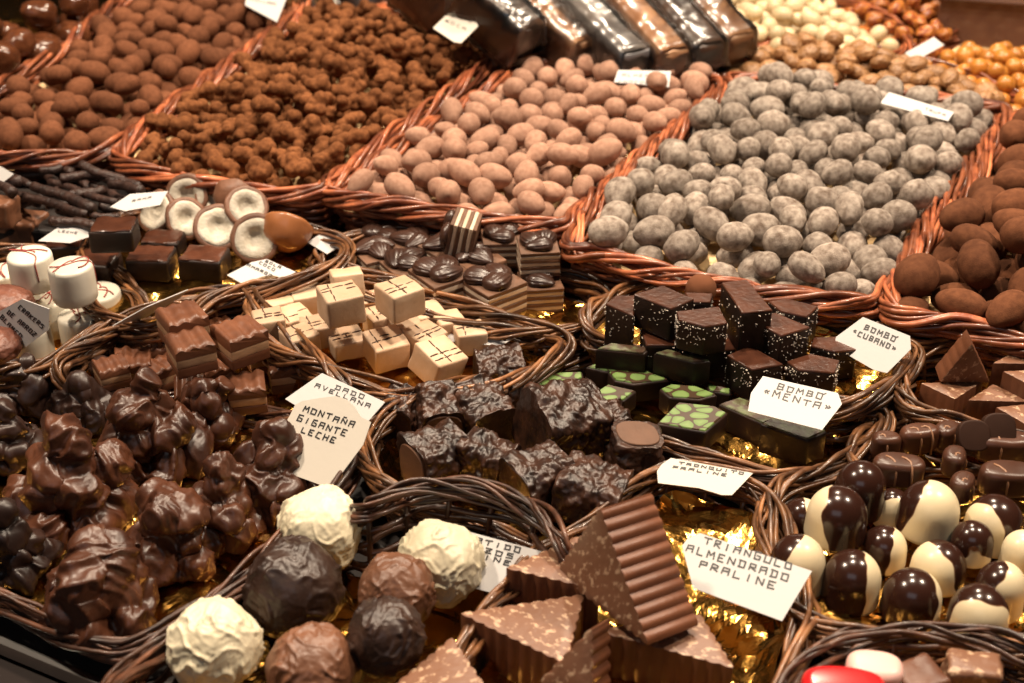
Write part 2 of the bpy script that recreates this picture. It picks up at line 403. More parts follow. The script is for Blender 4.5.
# ------------------------------------------------------------------ setting
e0, e1 = W(35, 646, .004), W(125, 683, .004)
ex = (e1-e0).normalized(); ex.z = 0; ex.normalize(); ey = Vector((-ex.y, ex.x, 0))
o0 = Vector((e0.x, e0.y, 0))
def edge_pt(u, v, z): p = o0+ex*u+ey*v; return (p.x, p.y, z)
me = raw_mesh('table_top', [edge_pt(-1.6,0,0), edge_pt(2.4,0,0), edge_pt(2.4,2.6,0), edge_pt(-1.6,2.6,0)], [(0,1,2,3)], False)
tag(link('table_top', me, M['table']), kind='structure')
def box_pts(u0,u1,v0,v1,z0,z1):
    return [edge_pt(u0,v0,z0),edge_pt(u1,v0,z0),edge_pt(u1,v1,z0),edge_pt(u0,v1,z0),edge_pt(u0,v0,z1),edge_pt(u1,v0,z1),edge_pt(u1,v1,z1),edge_pt(u0,v1,z1)]
BOXF = [(3,2,1,0),(4,5,6,7),(0,1,5,4),(1,2,6,5),(2,3,7,6),(3,0,4,7)]
cf = thing('counter_edge', 'dark stall counter front with a thin polished steel trim along its top', 'counter', edge_pt(0,0,-.3))
off = Vector(edge_pt(0,0,-.3))
link('steel_trim', raw_mesh('steel_trim', [Vector(p)-off for p in box_pts(-1.6,2.4,-.004,-.0003,-.006,.0015)], BOXF, False), M['metal'], cf)
link('front_panel', raw_mesh('front_panel', [Vector(p)-off for p in box_pts(-1.6,2.4,-.08,-.0045,-.30,-.008)], BOXF, False), M['panel'], cf)
link('ledge', raw_mesh('ledge', [Vector(p)-off for p in box_pts(-1.6,2.4,-.40,-.0805,-.30,-.0105)], BOXF, False), M['panel'], cf)
me = raw_mesh('floor', [(-4,-3,-.9),(4,-3,-.9),(4,4,-.9),(-4,4,-.9)], [(0,1,2,3)], False)
tag(link('floor', me, M['table']), kind='structure')

# ------------------------------------------------------------------ rear baskets and heaps
ZR = .05
big = dict(strands=13, r=.0016, a=.0051, b=.0058, rows=13, group='large red wicker baskets at the back of the stall', liner='paper')
basket('A', 'wicker_basket', 'red wicker basket of brown dusted almonds at the far left of the back row', [(-70,130),(-30,156),(95,154),(175,104),(293,14),(280,-15),(160,-20),(45,60)], ZR, M['wickerR'], zl=.030, **big)
basket('B', 'wicker_basket', 'red wicker basket holding orange brown knobbly cocoa clusters', [(118,157),(205,186),(310,195),(338,178),(424,112),(500,55),(488,38),(330,-2),(302,14),(186,100)], ZR, M['wickerR'], zl=.030, **big)
basket('C', 'wicker_basket', 'red wicker basket holding pinkish tan dusted almonds in mid row', [(330,194),(420,212),(548,229),(578,214),(648,150),(716,94),(702,78),(600,70),(524,67),(506,80),(432,126),(350,180)], ZR, M['wickerR'], zl=.030, **big)
basket('D', 'wicker_basket', 'red wicker basket heaped with pale grey sugar dusted almonds', [(573,240),(600,257),(720,287),(850,305),(884,292),(930,222),(1000,124),(985,108),(870,94),(742,80),(724,94),(650,158)], ZR, M['wickerR'], zl=.030, **big)
basket('E', 'wicker_basket', 'red wicker basket of dark cocoa almonds at the right edge', [(888,301),(960,326),(1060,347),(1120,300),(1140,180),(1070,112),(1022,118),(962,198)], ZR, M['wickerR'], zl=.030, **big)
sm = dict(big, strands=8, r=.0015, a=.004, b=.0045, rows=8)
basket('W', 'wicker_basket', 'low red wicker basket of ivory glazed nuts in the far row', [(672,22),(690,42),(735,62),(840,66),(905,52),(880,15),(760,-25),(700,-10)], .045, M['wickerR'], zl=.030, **sm)
basket('N', 'wicker_basket', 'low red wicker basket of candied walnuts behind the grey almonds', [(705,78),(770,84),(880,104),(1000,128),(1040,112),(940,66),(830,44),(755,46)], .040, M['wickerR'], zl=.026, **sm)
basket('K', 'wicker_basket', 'low red wicker basket of caramel hazelnuts at the far right', [(905,68),(960,96),(1040,122),(1085,60),(1010,30),(945,38)], .040, M['wickerR'], zl=.026, **sm)

def heap(key, poly, zbase, dia, count, meshes, m, name, label, cat, group, crown=.02, margin=.0075, squash=.97, cand=90, top=None, lim=1.35):
    poly = np.asarray(poly)[:, :2]; lo, hi = poly.min(0), poly.max(0); c = poly.mean(0)
    def depth_in(x, y):
        a = poly; b = np.roll(poly, -1, 0); ab = b-a; ap = np.array([x, y])-a
        t = np.clip((ap*ab).sum(1)/((ab*ab).sum(1)+1e-12), 0, 1); return np.linalg.norm(ap-ab*t[:, None], axis=1).min()
    pool = []
    while len(pool) < 1500:
        x, y = rng.uniform(lo, hi)
        if inside(poly, x, y):
            d = depth_in(x, y)
            if d > margin: pool.append((x, y, d))
    pool = np.array(pool); dm = pool[:, 2].max()
    H = crown*np.minimum(1, (pool[:, 2]-margin)/(dm*.75))**.8
    if top: H += top[2]*np.exp(-((pool[:, 0]-top[0])**2+(pool[:, 1]-top[1])**2)/(2*top[3]**2))
    P = np.empty((0, 4)); first = not any(o.get('group') == group for o in COL.objects)
    for i in range(count):
        d = dia*rng.uniform(.84, 1.12); r = d/2*squash
        ids = rng.integers(0, len(pool), cand); xy = pool[ids, :2]; hh = H[ids]
        z = np.full(cand, zbase+r)
        if len(P):
            dd = np.hypot(xy[:, None, 0]-P[None, :, 0], xy[:, None, 1]-P[None, :, 1]); sr = r+P[None, :, 3]
            z = np.maximum(z, np.where(dd < sr, P[None, :, 2]+np.sqrt(np.maximum(sr**2-dd**2, 0)), -9).max(1))
        j = np.argmin(z-hh); x, y = xy[j]
        if z[j]-hh[j] > zbase+lim*dia: break
        P = np.vstack([P, [x, y, z[j], r]])
        me = meshes[i % len(meshes)]
        o = link(name, me, m, None, (x, y, z[j]), (rng.uniform(-.5, .5), rng.uniform(-.5, .5), rng.uniform(0, 6.28)))
        s = d/2; o.scale = (s*rng.uniform(.92, 1.10), s*rng.uniform(.92, 1.06), s*rng.uniform(.92, 1.06))
        tag(o, label, cat, group)
    return P

def nut_mesh(k, name, ax=(1.12,.88,.86), lump=.05, egg=.12, fine=.012, sub=4):
    off = Vector((k*5.1, k*2.3, k*.9))
    def fn(c):
        n = 1+lump*noise.noise(c*1.3+off)+fine*noise.noise(c*5+off)
        e = 1-egg*c.x
        return Vector((c.x*ax[0]*n, c.y*ax[1]*n*e, c.z*ax[2]*n*e))
    return ico(name, sub, fn)
NA = [nut_mesh(i, 'cocoa_almond', (1.18,.9,.87)) for i in range(4)]
NC = [nut_mesh(i+10, 'pink_almond', (1.2,.9,.87)) for i in range(4)]
ND = [nut_mesh(i+20, 'grey_almond', (1.17,.93,.88), .06, .12, .02, 4) for i in range(5)]
NE = [nut_mesh(i+30, 'dark_almond', (1.24,.92,.86)) for i in range(3)]
def knob_cluster(k):
    r = random.Random(k); balls = []
    L = r.uniform(.5, .85)
    for i in range(6+k % 3):
        t = (i/(5+k % 3)-.5)*2
        balls.append((Vector((t*L, r.uniform(-.35,.35), r.uniform(-.3,.3))), r.uniform(.32,.5), (1,1,r.uniform(.8,1.1)), (0,0,0)))
    return blob_mesh('knobbly_cluster', balls, .075, .05, 4, 2, seed=k)
NB = [knob_cluster(i) for i in range(6)]
def walnut_mesh(k):
    off = Vector((k*2.2, k, 3))
    return ico('walnut', 4, lambda c: Vector((c.x*1.15, c.y*.95, c.z*.7))*(1+.22*abs(noise.noise(c*2.6+off))-.16*abs(noise.noise(c*4.5-off))))
NW = [walnut_mesh(i) for i in range(3)]
NH = [nut_mesh(i+40, 'hazelnut', (1.02,.98,.95), .06, .06, .02, 3) for i in range(3)]
NI = [nut_mesh(i+50, 'ivory_nut', (1.1,.9,.86), .05, .08, .01, 3) for i in range(3)]
NG = [nut_mesh(i+60, 'glazed_nut', (1.1,.92,.88), .14, .08, .03, 4) for i in range(3)]
NF = [nut_mesh(i+70, 'candied_fruit', (1.1,.85,.7), .25, .08, .05, 3) for i in range(3)]

heap('A', LOOPS['A'], .030, .0190, 299, NA, M['nutA'], 'cocoa_almond', 'brown cocoa dusted almond in the heap at the far left of the back row', 'almond', 'brown dusted almonds in the left basket', .012, margin=.0105)
heap('B', LOOPS['B'], .030, .0235, 299, NB, M['nutB'], 'cocoa_cluster', 'knobbly orange brown cocoa dusted cluster in the heap of its kind', 'chocolate cluster', 'orange brown cocoa clusters in the second basket', .014, squash=.80, margin=.0115)
heap('C', LOOPS['C'], .036, .0178, 299, NC, M['nutC'], 'pink_almond', 'smooth pinkish tan dusted almond in the heap of its kind', 'almond', 'pinkish tan almonds in the middle basket', .008)
tp = W(800, 95, .07)
heap('D', LOOPS['D'], .036, .0200, 299, ND, M['nutD'], 'grey_almond', 'rough pale grey sugar dusted almond in the heap of its kind', 'almond', 'grey sugar dusted almonds in the wide basket', .010, top=(tp.x, tp.y, .009, .04))
heap('E', LOOPS['E'], .036, .0240, 299, NE, M['nutE'], 'dark_almond', 'dark brown cocoa dusted almond in the basket at the right edge', 'almond', 'dark cocoa almonds in the right basket', .022, margin=.011)
wp = [W(x, y, .05) for x, y in [(680,22),(700,36),(740,46),(850,58),(912,50),(895,26),(790,-20),(720,-12)]]
heap('W', np.array(wp), .026, .0160, 299, NI, M['whitenut'], 'ivory_nut', 'round ivory glazed nut in the pale heap at the far back', 'nut', 'ivory glazed nuts in the far basket', .014, margin=.004)
np_ = [W(x, y, .045) for x, y in [(708,74),(770,84),(880,102),(1000,126),(1035,110),(935,66),(830,42),(765,44)]]
heap('N', np.array(np_), .024, .0155, 299, NW, M['walnut'], 'candied_walnut', 'crinkled brown candied walnut in the heap behind the grey almonds', 'walnut', 'candied walnuts behind the grey almonds', .024, margin=.004, squash=.8)
kp = [W(x, y, .045) for x, y in [(908,66),(960,90),(1040,116),(1080,60),(1010,36),(945,42)]]
heap('K', np.array(kp), .024, .0140, 299, NH, M['caramel'], 'caramel_hazelnut', 'shiny golden caramel hazelnut in the heap at the far right', 'hazelnut', 'caramel hazelnuts in the far right basket', .010, margin=.004)
fp = [W(x, y, .045) for x, y in [(838,8),(880,40),(945,44),(985,8),(960,-25),(850,-30)]]
heap('F', np.array(fp), .028, .0165, 280, NF, M['fruit'], 'candied_fruit', 'orange and dark red candied fruit piece in the heap at the top right', 'candied fruit', 'candied fruit pieces at the far back', .012, margin=.003)
gp = [W(x, y, .045) for x, y in [(-60,132),(-20,104),(38,68),(108,18),(74,12),(20,44),(-50,66),(-90,100)]]
heap('G', np.array(gp), .030, .0285, 120, NG, M['glossnut'], 'glazed_nut', 'shiny glazed chocolate nut on gold foil at the top left corner', 'chocolate nut', 'shiny glazed nuts at the top left', .012, margin=.006)
# ------------------------------------------------------------------ far background pieces
def sheet(name, label, cat, px, z, m, crumple=.004, thick=.0006):
    P = [W(x, y, z) for x, y in px]; path, L = smooth_loop(P, 60); c = path.mean(0); v = []; f = []
    for j in range(14):
        t = 1-j/14
        for i in range(60):
            q = c+(path[i]-c)*t; k = Vector((q[0]*60, q[1]*60, 2)); v.append((q[0]-c[0], q[1]-c[1], crumple*(abs(noise.noise(k))+.5*abs(noise.noise(k*2.3)))))
        if j:
            for i in range(60): k2 = (i+1) % 60; f.append(((j-1)*60+i, (j-1)*60+k2, j*60+k2, j*60+i))
    v.append((0, 0, 0)); f += [((13*60+i), 13*60+(i+1) % 60, len(v)-1) for i in range(60)]
    return tag(link(name, raw_mesh(name, v, f, False), m, None, c), label, cat)
def riser(name, label, px, z0, z1, m):
    P = [W(x, y, z1) for x, y in px]; c = sum(P, Vector())/len(P)
    return tag(link(name, bm_mesh(prism_bm([(p.x-c.x, p.y-c.y) for p in P], 0, z1-z0, .002), name, False), m, None, (c.x, c.y, z0)), label, 'display box')
riser('display_box', 'low dark box under the shiny glazed nuts at the top left', [(-110,120),(-20,108),(38,70),(150,-8),(60,-40),(-80,-10)], 0, .028, M['table'])
sheet('gold_foil_sheet', 'crumpled yellow gold foil sheet under the shiny glazed nuts', 'foil', [(-110,115),(-20,103),(36,66),(148,0),(60,-38),(-80,-10)], .029, M['gold'])
riser('display_box', 'low dark box under the cellophane wrapped bars at the top', [(505,42),(560,66),(735,78),(745,0),(640,-60),(420,-50),(430,-5)], 0, .030, M['table'])
riser('display_box', 'low dark box under the candied fruit at the top right', [(800,-10),(880,42),(1000,48),(1060,-10),(960,-60),(830,-60)], 0, .028, M['table'])

def wrapped_bar(p0, p1, w, h, body, label, seed):
    a, b = p0, p1; L = (b-a).length; ang = math.atan2(b.y-a.y, b.x-a.x); mid = (a+b)/2
    pitch = -math.atan2(b.z-a.z, L)
    t = thing('wrapped_bar', label, 'chocolate bar', mid, (0, pitch, ang), 'cellophane wrapped bars at the back')
    prism('bar', rect(L, w), -h/2, h/2, body, t, bev=.004, cuts=2, rough=.0015, rscale=60, seed=seed)
    bm = bmesh.new(); bmesh.ops.create_grid(bm, x_segments=40, y_segments=28, size=1)
    v = []; f = []
    nx, ny = 60, 28
    for i in range(nx+1):
        u = i/nx*2-1; end = max(0, abs(u)-.82)/.18
        for j in range(ny):
            th = 2*math.pi*j/ny; cy, sz = math.cos(th), math.sin(th)
            k = (abs(cy)**4+abs(sz)**4)**-.25
            y = cy*k*(w/2+.004); z = sz*k*(h/2+.004)*(1-.85*end)
            q = Vector((u*L*.56*55, y*55, z*55))+Vector((seed*3, 0, 0))
            d = .005*noise.noise(q*.9)+.006*abs(noise.noise(q*1.5))
            v.append((u*L*.56, y*(1+d*18), z*(1+d*18)))
        if i:
            for j in range(ny): k2 = (j+1) % ny; f.append(((i-1)*ny+j, (i-1)*ny+k2, i*ny+k2, i*ny+j))
    bm.free()
    link('cellophane', raw_mesh('cellophane', v, f, True), M['film'], t)
bars = [((440,-40),(488,4),.10,'tan','copper wrapped bar at the left end of the wrapped bars'),
        ((492,-25),(548,30),.10,'pouch','dark bar in clear cellophane, second from the left of the wrapped bars'),
        ((528,-20),(596,44),.085,'tan','copper brown wrapped bar in front of the clear crinkled bag'),
        ((566,-20),(640,56),.085,'slate','slate blue wrapped bar between two copper ones'),
        ((606,-22),(672,54),.085,'tan','copper wrapped bar with pale crinkled film, third from the right'),
        ((640,-25),(700,48),.085,'pouch','dark wrapped bar next to the rightmost of the wrapped bars'),
        ((672,-25),(722,38),.085,'tan','copper wrapped bar at the right end beside the ivory nuts')]
for i, (a, b, z, mm, lb) in enumerate(bars):
    wrapped_bar(W(a[0]-34+7*i, a[1]+14, z+.006), W(b[0]-28+7*i, b[1]+20, z-.030), .027, .042, M[mm], lb, i)
def pouch(px, py, z, w, d, h, rz, m, label, film=True, seed=0):
    p = W(px, py, z); t = thing('sweet_bag', label, 'bag', p, (0, 0, R(rz)))
    off = Vector((seed, seed*2, 0))
    def fn(c): 
        k = 1+.25*noise.noise(c*2+off)+.12*abs(noise.noise(c*5+off)); return Vector((c.x*w/2*k, c.y*d/2*k, c.z*h/2*k))
    link('filling', ico('filling', 4, lambda c: fn(c)*.86), m, t)
    if film: link('cellophane', ico('cellophane', 5, lambda c: fn(c)*(1+.08*noise.noise(c*9+off))), M['film'], t)
pouch(545, 52, .045, .085, .05, .05, 10, M['tan'], 'crinkled clear bag of copper sweets behind the pinkish almonds', True, 1)
pouch(455, 2, .05, .07, .06, .06, -20, M['tan'], 'crumpled clear bag beside the card behind the orange clusters', True, 2)
pouch(385, -2, .05, .13, .07, .07, 0, M['panel'], 'black bag behind the orange brown clusters', False, 3)
pouch(318, 0, .05, .07, .05, .05, 0, M['paper'], 'pale crinkled bag behind the orange brown clusters', True, 4)
ab = W(1062, 8, .07); t = thing('acrylic_bin', 'smoked brown acrylic bin at the top right corner', 'bin', (ab.x, ab.y, 0), (0, 0, R(-14)))
for nm, q in (('front_pane', (-.1,.1,-.002,.002)), ('side_pane', (-.1,-.096,.0025,.16)), ('rear_pane', (-.1,.1,.1605,.164))):
    bm = prism_bm([(q[0],q[2]),(q[1],q[2]),(q[1],q[3]),(q[0],q[3])], 0, .07, .0008); link(nm, bm_mesh(bm, nm, False), M['acrylic'], t)
link('lid', bm_mesh(prism_bm([(-.103,-.006),(.103,-.006),(.103,.168),(-.103,.168)],   .0703, .074, .001), 'lid', False), M['acrylic'], t)

# ------------------------------------------------------------------ front trays
FT = dict(strands=12, r=.0012, a=.0042, b=.0058, twist=.16, rows=7, taper=.9, group='small brown wicker trays at the front of the stall')
def tray(key, label, px, z, m='wickerB', **k): return basket(key, 'wicker_tray', label, px, z, M[m], **{**FT, **k})
tray('crackers', 'brown wicker tray under the white coated crackers at the left edge', [(-70,330),(-20,372),(45,368),(95,338),(140,318),(120,280),(60,255),(-50,260)], .030)
tray('dark', 'brown wicker tray of dark cubes and coconut halves', [(85,300),(150,332),(215,300),(300,283),(345,262),(330,240),(240,222),(110,222)], .036, twist=.2, zl=.026)
tray('tri', 'brown wicker tray of three layered chocolate squares', [(60,372),(108,335),(168,306),(235,294),(262,312),(330,372),(350,402,.026),(300,425,.010),(220,425,.006),(110,412,.008)], .034)
tray('cream', 'brown wicker tray of pale hazelnut cream cubes', [(262,298),(250,325),(275,352),(345,380),(420,396),(490,392),(545,366),(566,346),(545,332),(470,310),(360,276),(310,272)], .032, zl=.014)
tray('cake', 'brown wicker tray of striped layer cakes on gold foil', [(335,246),(318,265),(345,292),(420,318),(520,337),(585,330),(606,306),(590,286),(500,262),(400,238)], .030, zl=.018)
tray('cuban', 'brown wicker tray of coconut sprinkled dark diamonds', [(592,312),(588,338,.030),(625,352,.024),(690,366,.020),(740,384,.020),(800,410,.026),(862,404),(912,366),(905,348),(840,320),(720,296),(640,290)], .036, zl=.024)
tray('mint', 'brown wicker tray of green mosaic mint chocolates', [(545,368,.012),(535,392,.012),(580,420,.014),(650,443,.020),(720,466),(795,480),(858,456),(884,424),(862,412),(760,388,.012),(640,362,.010)], .024, zl=.010)
tray('paletri', 'brown wicker tray of pale nutty triangles at the right edge', [(925,352),(903,372),(905,402),(935,418),(985,432),(1060,445),(1090,390),(1040,350)], .034)
tray('log', 'brown wicker tray of crunchy dark chocolate logs', [(400,405),(368,432),(368,466),(398,496),(455,518,.026),(560,560,.010),(620,530,.007),(640,495,.006),(630,455,.008),(590,412,.010),(500,382,.014)], .032, m='wickerB')
tray('line', 'brown wicker tray of milk chocolates with thin piped lines', [(868,436),(852,458),(862,490),(900,520,.012),(1000,540,.010),(1100,520,.010),(1090,440,.014),(1000,428,.014),(925,426,.016)], .022)
tray('dome', 'brown wicker tray of black and white dome bonbons', [(800,480),(770,505),(765,560),(790,612),(860,640),(960,650),(1080,640),(1110,540,.012),(1050,490,.010),(900,478,.010)], .026, zl=.012)
tray('milk', 'dark wicker tray piled with glossy milk chocolate mountains', [(-90,560,.020),(0,600,.018),(95,645,.015),(140,646,.015),(215,600,.024),(290,535),(352,472),(345,445,.020),(290,420,.008),(150,400,.006),(0,400,.006),(-110,440,.02)], .030, m='wickerD')
tray('truffle', 'dark wicker tray of white and brown spiky truffles', [(368,510),(420,490),(480,490),(535,512),(568,552),(560,600,.008),(520,645,.007),(470,690,.007),(400,740,.010),(220,790),(110,715),(150,655,.030),(225,602,.028),(290,560,.022),(340,522,.030)], .045, m='wickerD', b=.005, lift=.15)
tray('big', 'brown wicker tray of large ridged milk chocolate triangles', [(668,470),(740,488),(778,515),(800,580),(800,640),(760,720),(640,790),(500,760),(450,690),(520,580),(600,520)], .026, zl=.012)
tray('heart', 'dark wicker tray with a red heart at the bottom right corner', [(790,700),(815,662),(870,640),(945,634),(1020,650),(1080,690),(1060,800),(900,820),(800,780)], .034, m='wickerD', strands=10, a=.005)

def sized(px, py, z, wpx): return wpx/ppm(W(px, py, z))

# ---- glossy milk mountains
def mountain(px, py, w, h, seed, dark, label, n=12):
    z0 = .008; s = sized(px, py, .03, w)*1.05; hz = sized(px, py, .03, h)*1.05
    p = place(px, py, z0+hz*.42, s*.40, .72)
    r = random.Random(seed); balls = []
    for f, rad, cnt, b0 in ((.02, .35, 6, .185), (.34, .25, 5, .185), (.68, .13, 3, .17), (.95, .02, 1, .15)):
        a0 = r.uniform(0, 6.28)
        for i in range(cnt):
            a = a0+6.283*i/cnt+r.uniform(-.35,.35); rr = s*rad*r.uniform(.65,1.2); br = s*b0*r.uniform(.8,1.25)
            balls.append((Vector((rr*math.cos(a), rr*math.sin(a), hz*(.14+f*.72)+r.uniform(-.04,.04)*hz)), br, (r.uniform(.95,1.6), r.uniform(.75,1), r.uniform(.75,1.05)), (r.uniform(-1.2,1.2), r.uniform(-1.2,1.2), r.uniform(0,3))))
    balls.append((Vector((0,0,hz*.10)), s*.43, (1,.92,.28), (0,0,r.uniform(0,3))))
    balls.append((Vector((0,0,hz*.36)), s*.25, (1,1,1.25), (0,0,0)))
    me = blob_mesh('chocolate_mountain', balls, .0010, .0030, 60, 3, ridge=.0030, seed=seed)
    tag(link('chocolate_mountain', me, M['milkdark' if dark else 'milkgloss'], None, (p.x, p.y, p.z-hz*.42), (0,0,r.uniform(0,6))), label, 'chocolate cluster', 'glossy chocolate mountains in the front left tray')
for i, q in enumerate([
    (28,383,58,52,1,'small dark glossy mountain at the back left of its tray, below the wicker loops'),
    (84,402,64,50,1,'dark glossy mountain in the back of the tray between two larger ones'),
    (104,380,36,34,1,'small smooth dark lump on top at the back of the mountain tray'),
    (8,440,56,66,1,'dark glossy mountain cut by the left edge, below the back left one'),
    (207,412,66,62,0,'milk chocolate mountain directly in front of the layered squares'),
    (148,428,98,100,0,'large milk chocolate mountain with a broad skirt at the back of the tray'),
    (281,466,96,94,0,'milk chocolate mountain touching the round topped cream card'),
    (72,480,115,106,0,'biggest milk chocolate mountain, at the left with a wide rounded top'),
    (227,500,76,92,0,'narrow swirled milk chocolate mountain left of the white truffle'),
    (170,530,96,92,0,'milk chocolate mountain with a small peak in the front middle'),
    (8,548,72,82,1,'dark mountain cut by the left edge at the front of the tray'),
    (100,582,120,92,0,'wide milk chocolate mountain at the front rim of the tray')]):
    mountain(q[0], q[1], q[2], q[3], i+1, q[4], q[5])

# ---- spiky truffles
def truffle(px, py, w, seed, m, label):
    s = sized(px, py, .03, w)/2; p = place(px, py, .012+s*.9, s, .88); off = Vector((seed*3.3, seed*1.9, seed))
    def fn(c):
        q = c*2.5+off; q = q+Vector(noise.noise_vector(c*1.6+off))*.7
        rdg = max(0, 1-abs(noise.noise(q))*3.2); rdg2 = max(0, 1-abs(noise.noise(q*2.1))*3)
        am = max(0, min(1, .55+1.3*noise.noise(c*1.4-off)))
        k = .94+am*(.085*rdg**1.6+.03*rdg2)+.055*noise.noise(c*1.5+off)+.012*noise.noise(c*5+off)+.006*noise.noise(c*14+off)
        v = c*k
        if v.z < -.82: v.z = -.82+(v.z+.82)*.15
        return v*s
    tag(link('spiky_truffle', ico('spiky_truffle', 6, fn), m, None, p, (0,0,seed)), label, 'truffle', 'spiky truffles in the front tray')
for i, q in enumerate([(320,530,88,'white','white truffle at the back left beside the cream card'), (440,563,88,'white','white truffle in front of the half hidden white card'),
    (396,592,80,'milkmatt','milk chocolate truffle in the middle of the truffle tray'), (294,588,102,'darkmatt','large dark truffle at the left side of the truffle tray'),
    (386,636,78,'darkmatt','dark wrinkled truffle in front of the milk one in the middle'), (214,645,96,'white','white truffle at the front left corner of its tray'),
    (312,672,98,'milkmatt','milk chocolate truffle cut by the bottom edge of the photo')]):
    truffle(q[0], q[1], q[2], i+2, M[q[3]], q[4])

# ---- ridged triangles
def triangle(top, thick, label, group, ridges=11, amp=.0009, flip=False, caps='almondtop', side='milk', name='chocolate_triangle', nudge=None):
    A, B, C = top; n = (B-A).cross(C-A).normalized()
    if nudge is not None:
        if n.dot(nudge) < 0: n = -n; B, C = C, B
    elif n.z < 0: n = -n; B, C = C, B
    c = (A+B+C)/3; X = (B-A).normalized(); Y = n.cross(X)
    P2 = [((q-c).dot(X), (q-c).dot(Y)) for q in (A, B, C)]
    pts = []
    for i in range(3):
        a = np.array(P2[i]); b = np.array(P2[(i+1) % 3]); d = b-a; L = np.linalg.norm(d); d /= L; nn = np.array([d[1], -d[0]])
        per = max(2, int(round(L/(.0072/ (ridges/9))))); N = per*6
        for j in range(N):
            t = j/N; pts.append(tuple(a+d*L*t+nn*(amp*(abs(math.sin(math.pi*per*t))-.5))))
    bm = prism_bm(pts, -thick, 0, .0009, 2, vert_bev=False)
    for f in bm.faces: f.material_index = 0 if abs(f.normal.z) > .9 else 1
    me = bm_mesh(bm, name, True, R(50))
    o = link(name, me, [M[caps], M[side]]); 
    o.matrix_world = Matrix.Translation(c) @ Matrix((X, Y, n)).transposed().to_4x4()
    return tag(o, label, 'chocolate', group)
TG = 'large ridged almond triangles in the front tray'
def tpx(*q): return [W(x, y, z) for x, y, z in q]
triangle(tpx((506,568,.040),(578,536,.040),(600,590,.040)), .027, 'almond triangle lying behind the others next to the half hidden card', TG)
triangle(tpx((460,613,.036),(584,594,.036),(566,664,.036)), .026, 'almond triangle lying flat in front of the dark truffle tray rim', TG)
triangle(tpx((594,630,.034),(734,668,.034),(700,614,.034)), .024, 'almond triangle lying flat under the standing one', TG)
triangle(tpx((452,637,.036),(388,690,.036),(505,715,.036)), .026, 'almond triangle cut by the bottom edge beside the milk truffle', TG)
triangle(tpx((600,508,.084),(555,573,.036),(648,645,.042)), .028, 'large almond triangle standing on edge with its ridged side facing right', TG, nudge=Vector((-.82,-.57,.09)), amp=.0011, caps='almondtop', ridges=12)
triangle(tpx((592,628,.060),(540,682,.036),(592,716,.030)), .024, 'ridged almond triangle standing at the bottom edge of the photo', TG, nudge=Vector((-.75,-.55,.1)), amp=.0014)
PG = 'small pale triangles in the right tray'
k = dict(caps='almondtop', side='milk', amp=.0003, name='nutty_triangle')
triangle(tpx((972,344,.064),(940,382,.037),(990,383,.036)), .012, 'small nutty triangle standing upright on its long edge', PG, nudge=Vector((.1,-.9,.3)), **k)
triangle(tpx((921,383,.036),(983,381,.036),(955,399,.036)), .016, 'small nutty triangle lying flat at the left corner of its tray', PG, **k)
triangle(tpx((968,400,.036),(993,384,.036),(1034,402,.036)), .018, 'small nutty triangle lying flat in the front middle of its tray', PG, **k)
triangle(tpx((996,407,.037),(1036,403,.037),(1036,430,.037)), .016, 'small nutty triangle at the right edge in front of the rest', PG, **k)
triangle(tpx((993,363,.044),(1020,349,.044),(1060,364,.044)), .022, 'small nutty triangle at the back right of the pale triangles', PG, **k)
triangle(tpx((1003,371,.046),(1046,369,.046),(1040,390,.046)), .018, 'small nutty triangle at the right edge on top of the back one', PG, **k)

# ---- dome bonbons
def dome(px, py, w, h, ang, thr, seed, label, tilt=0, z0=.014):
    d = sized(px, py, .03, w)*.98; r = d/2; hz = sized(px, py, .03, h)*.86
    p = place(px, py, z0+hz*.45, r, .9)
    prof = [(0, 0), (r*.85, 0), (r*.97, r*.06), (r, r*.18)]
    s0 = max(r*.25, hz-r*1.02)
    for i in range(12): prof.append((r*(1-.03*i/12), r*.18+(s0-r*.18)*(i+1)/12))
    for i in range(1, 27): a = i/26*math.pi/2; prof.append((r*.97*math.cos(a), s0+(hz-s0)*math.sin(a)))
    n = 96; v = []; f = []
    for (rr, zz) in prof:
        for j in range(n): a = 2*math.pi*j/n; v.append((rr*math.cos(a), rr*math.sin(a), zz))
    for i in range(len(prof)-1):
        for j in range(n): k2 = (j+1) % n; f.append((i*n+j, i*n+k2, (i+1)*n+k2, (i+1)*n+j))
    me = raw_mesh('dome_bonbon', v, f, True)
    at = me.attributes.new('coat', 'FLOAT', 'POINT'); off = Vector((seed*2.1, seed*.7, seed*1.9)); c = []
    for q in v:
        q = Vector(q); u = q/r
        side = (u.x*math.cos(R(ang))+u.y*math.sin(R(ang)))
        x = side*.55+.20*noise.noise(u*.9+off)+.045*noise.noise(u*2.4+off)+.12*(u.z-.8)-thr
        c.append(max(0, min(1, .5+x*1.9)))
    at.data.foreach_set('value', c)
    tag(link('dome_bonbon', me, M['twotone'], None, (p.x, p.y, p.z-hz*.45), (R(tilt), 0, 0)), label, 'bonbon', 'black and white dome bonbons')
